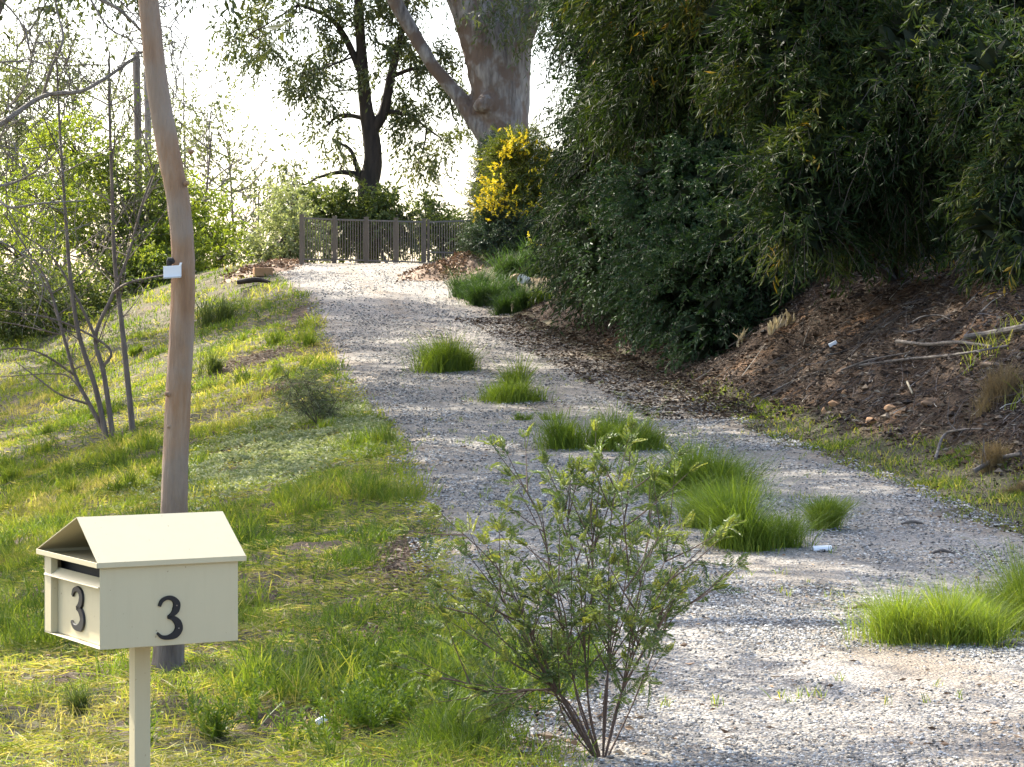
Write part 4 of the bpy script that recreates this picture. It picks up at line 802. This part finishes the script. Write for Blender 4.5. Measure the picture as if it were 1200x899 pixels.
def panel(root, a, b, nb, mid=False, name='panel', bw=.016):
    (p0, y0_), (p1, y1_) = a, b; g = G(); A = np.array([(p0-600)/F*y0_, y0_]); B = np.array([(p1-600)/F*y1_, y1_]); d = B-A; L = np.linalg.norm(d); d /= L; A = A+d*.06; B = B-d*.06; L -= .12; dn = np.array([d[0], d[1], 0]); pn = np.array([-d[1], d[0], 0])
    zA, zB = ztop(p0, y0_), ztop(p1, y1_); lo_ = max(float(H(*A)), float(H(*B)))+.06; mc = (A+B)/2
    for (z0_, z1_) in ((zA-.03, zB-.03), (lo_+.05, lo_+.05))+(((lo_+.33, lo_+.33),) if mid else ()):
        box(g, [mc[0], mc[1], (z0_+z1_)/2], dn*L/2+np.array([0, 0, (z1_-z0_)/2]), pn*.02, [0, 0, .022])
    for i in range(nb):
        t_ = (i+.5)/nb; q = A+(B-A)*t_; zt2 = zA+(zB-zA)*t_-.052; zb = lo_+.073; box(g, [q[0], q[1], (zt2+zb)/2], dn*bw*.5, pn*bw*.5, [0, 0, (zt2-zb)/2])
    return g.build(name, M['fence'], root)
for a_, b_ in zip(fp[:-1], fp[1:]): panel(root, a_, b_, 11, bw=.017)
ga = [(499.5, 65.75), (529, 66.3), (560, 66.8)]
root = thing('metal_gate', 'open barred metal gate at the right end of the fence, with a lower crossbar', 'gate', ong((500-600)/F*65.7, 65.7))
for px, Y in (ga[0], ga[2]): g = G(); x_ = (px-600)/F*Y; box(g, [x_+.06, Y, (3.4+ztop(px, Y))/2], [.035, 0, 0], [0, .03, 0], [0, 0, (ztop(px, Y)-3.4)/2+.05]); g.build('gate_post', M['fence'], root)
panel(root, ga[0], ga[2], 19, True, 'bar_panel')
root = thing('garden_fence', 'paler barred fence glimpsed behind the yellow flowering bush', 'fence', ong((562-600)/F*67, 67))
for a_, b_ in (((561, 67.), (600, 66.)), ((600, 66.), (640, 65.)), ((640, 65.), (670, 64.))):
    panel(root, a_, b_, 13); px, Y = b_; x_ = (px-600)/F*Y; g = G(); zt2 = ztop(px, Y)+.04; zb = float(H(x_, Y))-.1; box(g, [x_, Y, (zb+zt2)/2], [.04, 0, 0], [0, .04, 0], [0, 0, (zt2-zb)/2]); g.build('post', M['fence'], root)

# ------------------------------------------------------------ yellow flowering bush and neighbours
YY = 60.
root, cl = shrub('flowering_bush', 'broom like green bush covered with yellow flowers in front of the massive gum tree', 'bush', [(600, 205, YY, 30, 34), (625, 215, YY, 30, 36), (590, 235, YY-.5, 26, 26), (630, 250, YY, 26, 26), (615, 180, YY, 24, 20), (648, 215, YY, 14, 34)], gz_(610, YY), 'olive', 3400, .10, .022, .35, 12, .1, None, 91, 170, .18, .2)
rs = R(92); g = G()
for (px, py, rx, ry, n_, Y_) in ((575, 242, 10, 12, 60, YY-1.3), (582, 222, 10, 12, 34, YY-1.2), (605, 168, 11, 9, 44, YY-.9), (588, 184, 14, 10, 20, YY-.9), (628, 178, 16, 9, 16, YY-.7), (645, 186, 10, 9, 12, YY-.6), (612, 248, 16, 7, 22, YY-1.3), (620, 205, 30, 26, 20, YY-.9), (622, 291, 5, 4, 12, YY-2.2), (570, 225, 7, 14, 18, YY-1.1), (632, 236, 22, 9, 8, YY-1.1)):
    c = P(px, py, Y_); sc = Y_/F; Pn = c+rs.normal(size=(n_, 3))*[rx*sc*.75, .25, ry*sc*.75]; n_ = int(n_*.6); Pn = Pn[:n_]
    sprigs(g, None, Pn, rs.normal(size=(n_, 3))+[0, -.2, .8], rs, .26, 16, .05, .045, 0, .9)
g.build('flowers', M['yellow'], root)
shrub('conifer_shrub', 'slim blue green conifer shrub against the foot of the massive gum tree', 'shrub', [(572, 200, 62, 10, 34), (570, 240, 62, 11, 34), (574, 275, 61, 14, 24), (590, 175, 63, 8, 14)], gz_(573, 62), 'conifer', 1700, .07, .018, .28, 14, .1, None, 93, 80, .13, .1)
shrub('dark_shrub', 'dark dense shrub at the foot of the yellow flowering bush', 'shrub', [(590, 268, 59, 26, 22), (612, 275, 59, 24, 20), (575, 285, 58.5, 22, 16)], gz_(592, 59), 'conifer', 2600, .08, .02, .26, 12, .2, None, 94, 80, .14, .0)

# ------------------------------------------------------------ dark trees on the bank
gd = 'dense dark trees on the right bank'
def bank_tree(name, label, blobs, bx_, by_, n, mt_, seed, ncl, cs, core, **kw):
    rs = R(seed); gc = G(); root, cl = shrub(name, label, 'tree' if 'tree' in name else 'shrub', blobs, ong(bx_, by_), mt_, n, seed=seed, nclump=ncl, cs=cs, core=core, extra=gc, stem='twig', tr=.07, **kw)
    g = G(); b0 = ong(bx_, by_); c = P(*blobs[0][:3]); tube(g, spline([b0-[0, 0, .1], b0*.5+c*.5+[.1, 0, 0], c], 8), [.2, .09], 10, bump=.08); g.build('trunk', M['darkbark'], root, True)
    gc.build('core_occluders', M['hedge_core'], root)  # added light-blocking cards that keep the crown core dark
    return root
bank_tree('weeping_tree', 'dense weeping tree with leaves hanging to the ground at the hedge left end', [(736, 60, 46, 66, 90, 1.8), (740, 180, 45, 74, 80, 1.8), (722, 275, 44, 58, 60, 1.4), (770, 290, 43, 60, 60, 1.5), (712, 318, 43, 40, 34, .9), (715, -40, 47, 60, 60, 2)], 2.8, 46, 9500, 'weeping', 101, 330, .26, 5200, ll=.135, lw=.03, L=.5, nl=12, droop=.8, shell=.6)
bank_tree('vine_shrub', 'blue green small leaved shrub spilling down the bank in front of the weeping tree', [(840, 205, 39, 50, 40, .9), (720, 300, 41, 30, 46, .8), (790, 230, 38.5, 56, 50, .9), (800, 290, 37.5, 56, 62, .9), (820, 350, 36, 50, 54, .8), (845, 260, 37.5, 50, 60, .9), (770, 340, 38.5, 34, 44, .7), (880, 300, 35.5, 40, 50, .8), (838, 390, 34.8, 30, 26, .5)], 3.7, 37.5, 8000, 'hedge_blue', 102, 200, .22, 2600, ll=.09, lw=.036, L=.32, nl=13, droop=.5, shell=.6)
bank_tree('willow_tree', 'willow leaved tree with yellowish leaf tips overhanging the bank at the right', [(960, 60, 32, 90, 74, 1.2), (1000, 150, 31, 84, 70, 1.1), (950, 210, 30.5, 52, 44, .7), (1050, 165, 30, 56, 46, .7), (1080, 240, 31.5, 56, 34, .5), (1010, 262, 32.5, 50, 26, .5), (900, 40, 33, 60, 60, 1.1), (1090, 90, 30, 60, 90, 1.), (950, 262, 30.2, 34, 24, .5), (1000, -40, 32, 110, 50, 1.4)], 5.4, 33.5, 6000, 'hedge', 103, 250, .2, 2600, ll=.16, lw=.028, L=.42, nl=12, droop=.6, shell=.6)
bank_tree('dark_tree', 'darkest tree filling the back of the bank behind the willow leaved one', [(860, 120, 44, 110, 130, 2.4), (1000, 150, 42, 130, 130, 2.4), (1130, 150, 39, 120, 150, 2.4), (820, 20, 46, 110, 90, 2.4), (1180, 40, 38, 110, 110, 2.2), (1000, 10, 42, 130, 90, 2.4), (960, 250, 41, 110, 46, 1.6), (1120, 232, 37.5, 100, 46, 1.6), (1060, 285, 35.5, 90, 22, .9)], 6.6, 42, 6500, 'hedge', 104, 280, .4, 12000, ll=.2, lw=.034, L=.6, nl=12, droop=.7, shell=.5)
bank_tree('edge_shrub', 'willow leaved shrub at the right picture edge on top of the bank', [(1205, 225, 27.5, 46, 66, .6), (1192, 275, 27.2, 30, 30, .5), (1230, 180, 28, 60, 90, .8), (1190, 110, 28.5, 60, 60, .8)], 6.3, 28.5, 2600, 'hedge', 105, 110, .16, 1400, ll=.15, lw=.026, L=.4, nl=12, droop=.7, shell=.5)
bank_tree('tall_dark_tree', 'tall dark tree above the hedge middle, mostly cut off by the top edge', [(790, -20, 41, 90, 60, 1.8), (840, 60, 40, 70, 66, 1.5), (780, 110, 41, 60, 60, 1.4), (900, -30, 38, 100, 60, 1.6)], 5.0, 41.5, 3600, 'hedge', 106, 150, .28, 2600, ll=.19, lw=.033, L=.55, nl=12, droop=.8, shell=.6)

# ------------------------------------------------------------ piles, rocks, logs, litter items
def pile(name, label, pts, mt_, seed, hh_, n, s0, s1, cat='leaf pile', group=None):
    rs = R(seed); cs_ = [hit(px, py) for px, py in pts]; g = G(); ii = rs.randint(0, len(cs_)-1, n); tt = rs.rand(n)[:, None]; A = np.array(cs_); base = A[ii]*(1-tt)+A[ii+1]*tt; off = rs.normal(size=(n, 2))*[.28, .5]
    x = base[:, 0]+off[:, 0]; y = base[:, 1]+off[:, 1]; hz = hh_*np.exp(-((off[:, 0]/.5)**2+(off[:, 1]/.8)**2)); az = rs.rand(n)*6.28; s = s0+(s1-s0)*rs.rand(n)
    leaves(g, np.stack([x, y, H(x, y)+hz*rs.rand(n)**.4], -1), np.stack([np.cos(az), np.sin(az), rs.normal(size=n)*.4], -1), s, s*(.25+.4*rs.rand(n)), rs, .4)
    xs_, ys_ = np.meshgrid(np.linspace(A[:, 0].min()-.7, A[:, 0].max()+.7, 40), np.linspace(A[:, 1].min()-1, A[:, 1].max()+1, 30)); dmin = np.min([np.hypot((xs_-a_[0])/.5, (ys_-a_[1])/.8) for a_ in spline(A, 6)], axis=0)
    z = H(xs_, ys_)-.06+hh_*.95*np.exp(-dmin**2)+.05*fbm(xs_*5, ys_*5, seed); k = 40; i = np.arange(29)[:, None]*k; j = np.arange(39)[None]
    g.add(np.stack([xs_, ys_, z], -1).reshape(-1, 3), np.stack([i+j, i+j+1, i+k+j+1, i+k+j], -1).reshape(-1, 4), .25)
    o = g.build(name, M[mt_], loc=cs_[0]); tag(o, label, cat, group)
pile('leaf_pile', 'heap of pale dry leaves at the right of the driveway top, below the gate', [(500, 326), (520, 320), (545, 312)], 'litter_pale', 111, .3, 5000, .06, .16, group='heaps of dry leaves')
pile('leaf_pile', 'long ridge of dry leaves along the left foot of the fence', [(285, 322), (320, 316), (355, 309), (420, 307)], 'litter_pale', 112, .16, 5000, .06, .16, group='heaps of dry leaves')
def rock(label, px, py, w_, h_, seed, mt_='rock', name='rock', group=None, cat='rock', flat=.6):
    rs = R(seed); c = hit(px, py); sc = c[1]/F; bm = __import__('bmesh').new(); __import__('bmesh').ops.create_icosphere(bm, subdivisions=2, radius=1)
    V = np.array([v.co[:] for v in bm.verts]); Fa = np.array([[v.index for v in f.verts] for f in bm.faces]); bm.free()
    nrm = unit(rs.normal(size=(9, 3)))
    for q in nrm: dd = V@q; lim = rs.uniform(.55, .85); V = V-np.outer(np.clip(dd-lim, 0, 9), q)
    V = V*(1+.08*rs.normal(size=(len(V), 1))); a_ = rs.uniform(-.5, .5); V[:, [0, 2]] = V[:, [0, 2]]@np.array([[math.cos(a_), -math.sin(a_)], [math.sin(a_), math.cos(a_)]])
    V = V*[w_*.5*sc*1.2, w_*.4*sc, h_*.5*sc*1.3]+c+[0, 0, h_*.3*sc]; g = G(); g.add(V, Fa, rs.uniform(.2, .9)); tag(g.build(name, M[mt_], loc=c), label, cat, group)
gr_ = 'rocks around the white pipe end'
rock('brown rock left of the white pipe end', 604, 330, 16, 12, 121, group=gr_); rock('reddish rock above the white pipe end', 616, 320, 18, 10, 122, group=gr_); rock('flat rock behind on the right of the white pipe end', 626, 322, 12, 10, 123, group=gr_); rock('small pale rock at the lower left of the white pipe end', 603, 337, 8, 8, 124, group=gr_)
go = 'ochre stones on the earth bank'
for k_, (lab, px, py, w_, h_) in enumerate((('long ochre stone low on the bank in the bare orange earth', 1022, 497, 20, 8), ('ochre stone just below the long one', 1043, 482, 16, 8), ('small ochre stone at the left of the orange earth', 978, 478, 13, 8), ('rounded pale stone above the small ochre one', 990, 464, 9, 7), ('grey slab stone right of the orange earth', 1095, 475, 26, 9), ('flat pale stone near the right edge of the bank', 1160, 430, 20, 6), ('buff stone lying at the foot of the bank', 966, 487, 6, 10))):
    rock(lab, px, py, w_, h_, 130+k_, 'ochre' if k_ not in (4, 5) else 'rock', 'bank_stone', go, 'stone')
# sandstone block by the left leaf ridge, dark stick
c = hit(308, 324); g = G(); box(g, c+[0, 0, .1], [.22, .05, 0], [-.04, .15, 0], [0, 0, .11]); o = g.build('stone_block', M['ochre'], loc=c); bev(o, .02, 2); tag(o, 'square orange sandstone block at the left edge of the driveway top', 'stone')
g = G(); c = hit(300, 334); tube(g, spline([c+[-.45, .1, .06], c+[0, 0, .12], c+[.35, -.1, .06]], 6), [.06, .07, .03], 8, bump=.2); tag(g.build('charred_stick', M['darkbark'], loc=c), 'short dark stick lying below the orange block', 'stick')
# white pipe end
c = P(612, 327, hit(612, 331)[1]-.25); root = thing('pipe_end', 'round white pipe end poking out among the brown rocks', 'pipe', c)
g = G(); r_ = 5.6/F*c[1]; dvec = unit(np.array([-.35, -1, .12])); tube(g, [c, c-dvec*.3], [r_*.92, r_*.92], 24); g.build('pipe', plain('grey_pipe', (.4, .42, .45), .4), root, True)
g = G(); tube(g, [c+dvec*.03, c-dvec*.03], [r_, r_], 24); bev(g.build('cap', M['white'], root), .01)
# white plastic piece on the gravel
c = hit(963, 650); root = thing('white_casing', 'white curved plastic casing lying on the gravel beside the tall dense tuft', 'litter', c); g = G(); L2 = 11/F*c[1]; r_ = 4.5/F*c[1]; ax = unit(np.array([1, .12, .04])); pr = np.array([-.12, 1, 0])
for (a0_, a1_) in ((-.2, math.pi+.2),):
    aa = np.linspace(a0_, a1_, 14); V = []
    for s_ in (-1, 1):
        for rr_ in (r_, r_*.86): V += [c+ax*L2*s_+pr*math.cos(q)*rr_*1.2+K*(math.sin(q)*rr_+.03) for q in aa]
    k = 14; i = np.arange(13); V = np.array(V); g.add(V, np.concatenate([np.stack([i, i+1, i+2*k+1, i+2*k], -1), np.stack([i+k, i+3*k, i+3*k+1, i+k+1], -1), np.stack([i, i+k, i+k+1, i+1], -1), np.stack([i+2*k, i+2*k+1, i+3*k+1, i+3*k], -1)]))
g.build('shell', M['white'], root, False); g = G(); box(g, c+[0, -r_*1.25, .02], ax*.02, [0, .006, 0], [0, 0, .012]); g.build('clip', M['darkgap'], root)
# thin tags
for lab, px, py, w_, h_, mt_ in (('small white plant tag stuck in the grass in the left foreground', 377, 862, 12, 8, 'white'), ('scrap of white paper on the dark part of the earth bank', 976, 408, 9, 5, 'white'), ('white scrap on the gravel edge below the tussocks', 593, 318, 6, 3, 'white')):
    c = hit(px, py); s_ = c[1]/F; g = G(); box(g, c+[0, 0, .05], np.array([w_*.5*s_, 0, h_*.5*s_*.9]), np.array([-.0, .004, 0.002]), np.array([-h_*.2*s_, 0, h_*.35*s_])); o = g.build('plant_tag' if px == 377 else 'paper_scrap', M[mt_], loc=c); tag(o, lab, 'tag' if px == 377 else 'litter')
# pale dry fronds
for lab, pp, sd_ in (('row of pale dead fronds sticking up under the hedge on the bank', [(903, 386), (911, 380), (918, 376), (926, 374), (933, 380)], 141), ('single pair of pale dead fronds at the lower edge of the blue green shrub', [(866, 402), (870, 396)], 142)):
    rs = R(sd_); c = hit(pp[0][0], pp[0][1]+6); g = G(); Y_ = c[1]
    for (px, py) in pp:
        b_ = P(px, py+6, Y_-.1); n_ = 5; D = np.stack([rs.normal(size=n_)*.35, rs.normal(size=n_)*.2, np.ones(n_)], -1); leaves(g, np.repeat(b_[None], n_, 0)+rs.normal(size=(n_, 3))*.02, D, .16+.08*rs.rand(n_), .05, rs, .3, 2)
    tag(g.build('dry_fronds', M['palefrond'], loc=c), lab, 'dead leaves', 'pale dead fronds')
# fallen branches on the bank
gl_ = 'fallen branches on the earth bank'
for k_, (lab, pp, r0, r1) in enumerate((('thick grey fallen branch at the right edge of the bank', [(1130, 403), (1160, 399), (1200, 391), (1240, 384)], .032, .04), ('long pale fallen branch across the middle of the bank', [(1050, 408), (1085, 411), (1120, 408), (1160, 414)], .022, .016), ('brown fallen branch below the long pale one', [(1000, 436), (1060, 428), (1120, 425), (1180, 412)], .018, .012),
        ('thin slanting stick on the left part of the bank', [(905, 465), (930, 452), (958, 442)], .014, .008), ('thin diagonal stick right of the slanting one', [(985, 440), (1020, 428), (1065, 420)], .012, .008), ('forked twig near the top of the bank', [(1068, 385), (1080, 378), (1100, 376), (1112, 381)], .012, .006), ('bent dry root at the foot of the bank', [(1095, 545), (1105, 520), (1125, 512), (1150, 510)], .016, .008), ('short white stick in the orange earth', [(1062, 455), (1065, 462), (1068, 468)], .012, .01), ('log end half buried beside the verge at the right edge', [(1140, 560), (1165, 548), (1195, 540)], .024, .018))):
    pts = [hit(px, py)+[0, -.05, .06] for px, py in pp]; g = G(); q = spline(pts, 8); tube(g, q, [r0, r1], 8, bump=.15, seed=k_)
    if r0 > .015: rs = R(150+k_); twigs_on(rs, g, q, 3, .35, r0*.35, .1, 4, (0, 0, .2), 0)
    tag(g.build('fallen_branch', M['log'] if k_ != 7 else M['palefrond'], loc=pts[0]), lab, 'branch', gl_)
rs = R(160)
for k_, (lab, px, py) in enumerate((('curled reddish bark strip on the gravel left of the wide foreground tuft', 1012, 722), ('dark bark chip on the gravel near the right edge', 1185, 765), ('thin dark stick in the gravel right of the narrow tuft', 1105, 655), ('bark curl lying among the verge edge stones', 1070, 620))):
    c = hit(px, py); g = G(); s_ = c[1]/F; tube(g, spline([c+[-14*s_, 0, .035], c+[0, .02, .05], c+[13*s_, -.01, .035]], 5), [.006, .014, .005], 6, bump=.2); tag(g.build('bark_strip', M['log'] if k_ else M['redtwig'], loc=c), lab, 'bark', 'bark pieces on the gravel')
for o in bpy.data.objects:
    if '_loc' in o.keys(): del o['_loc']
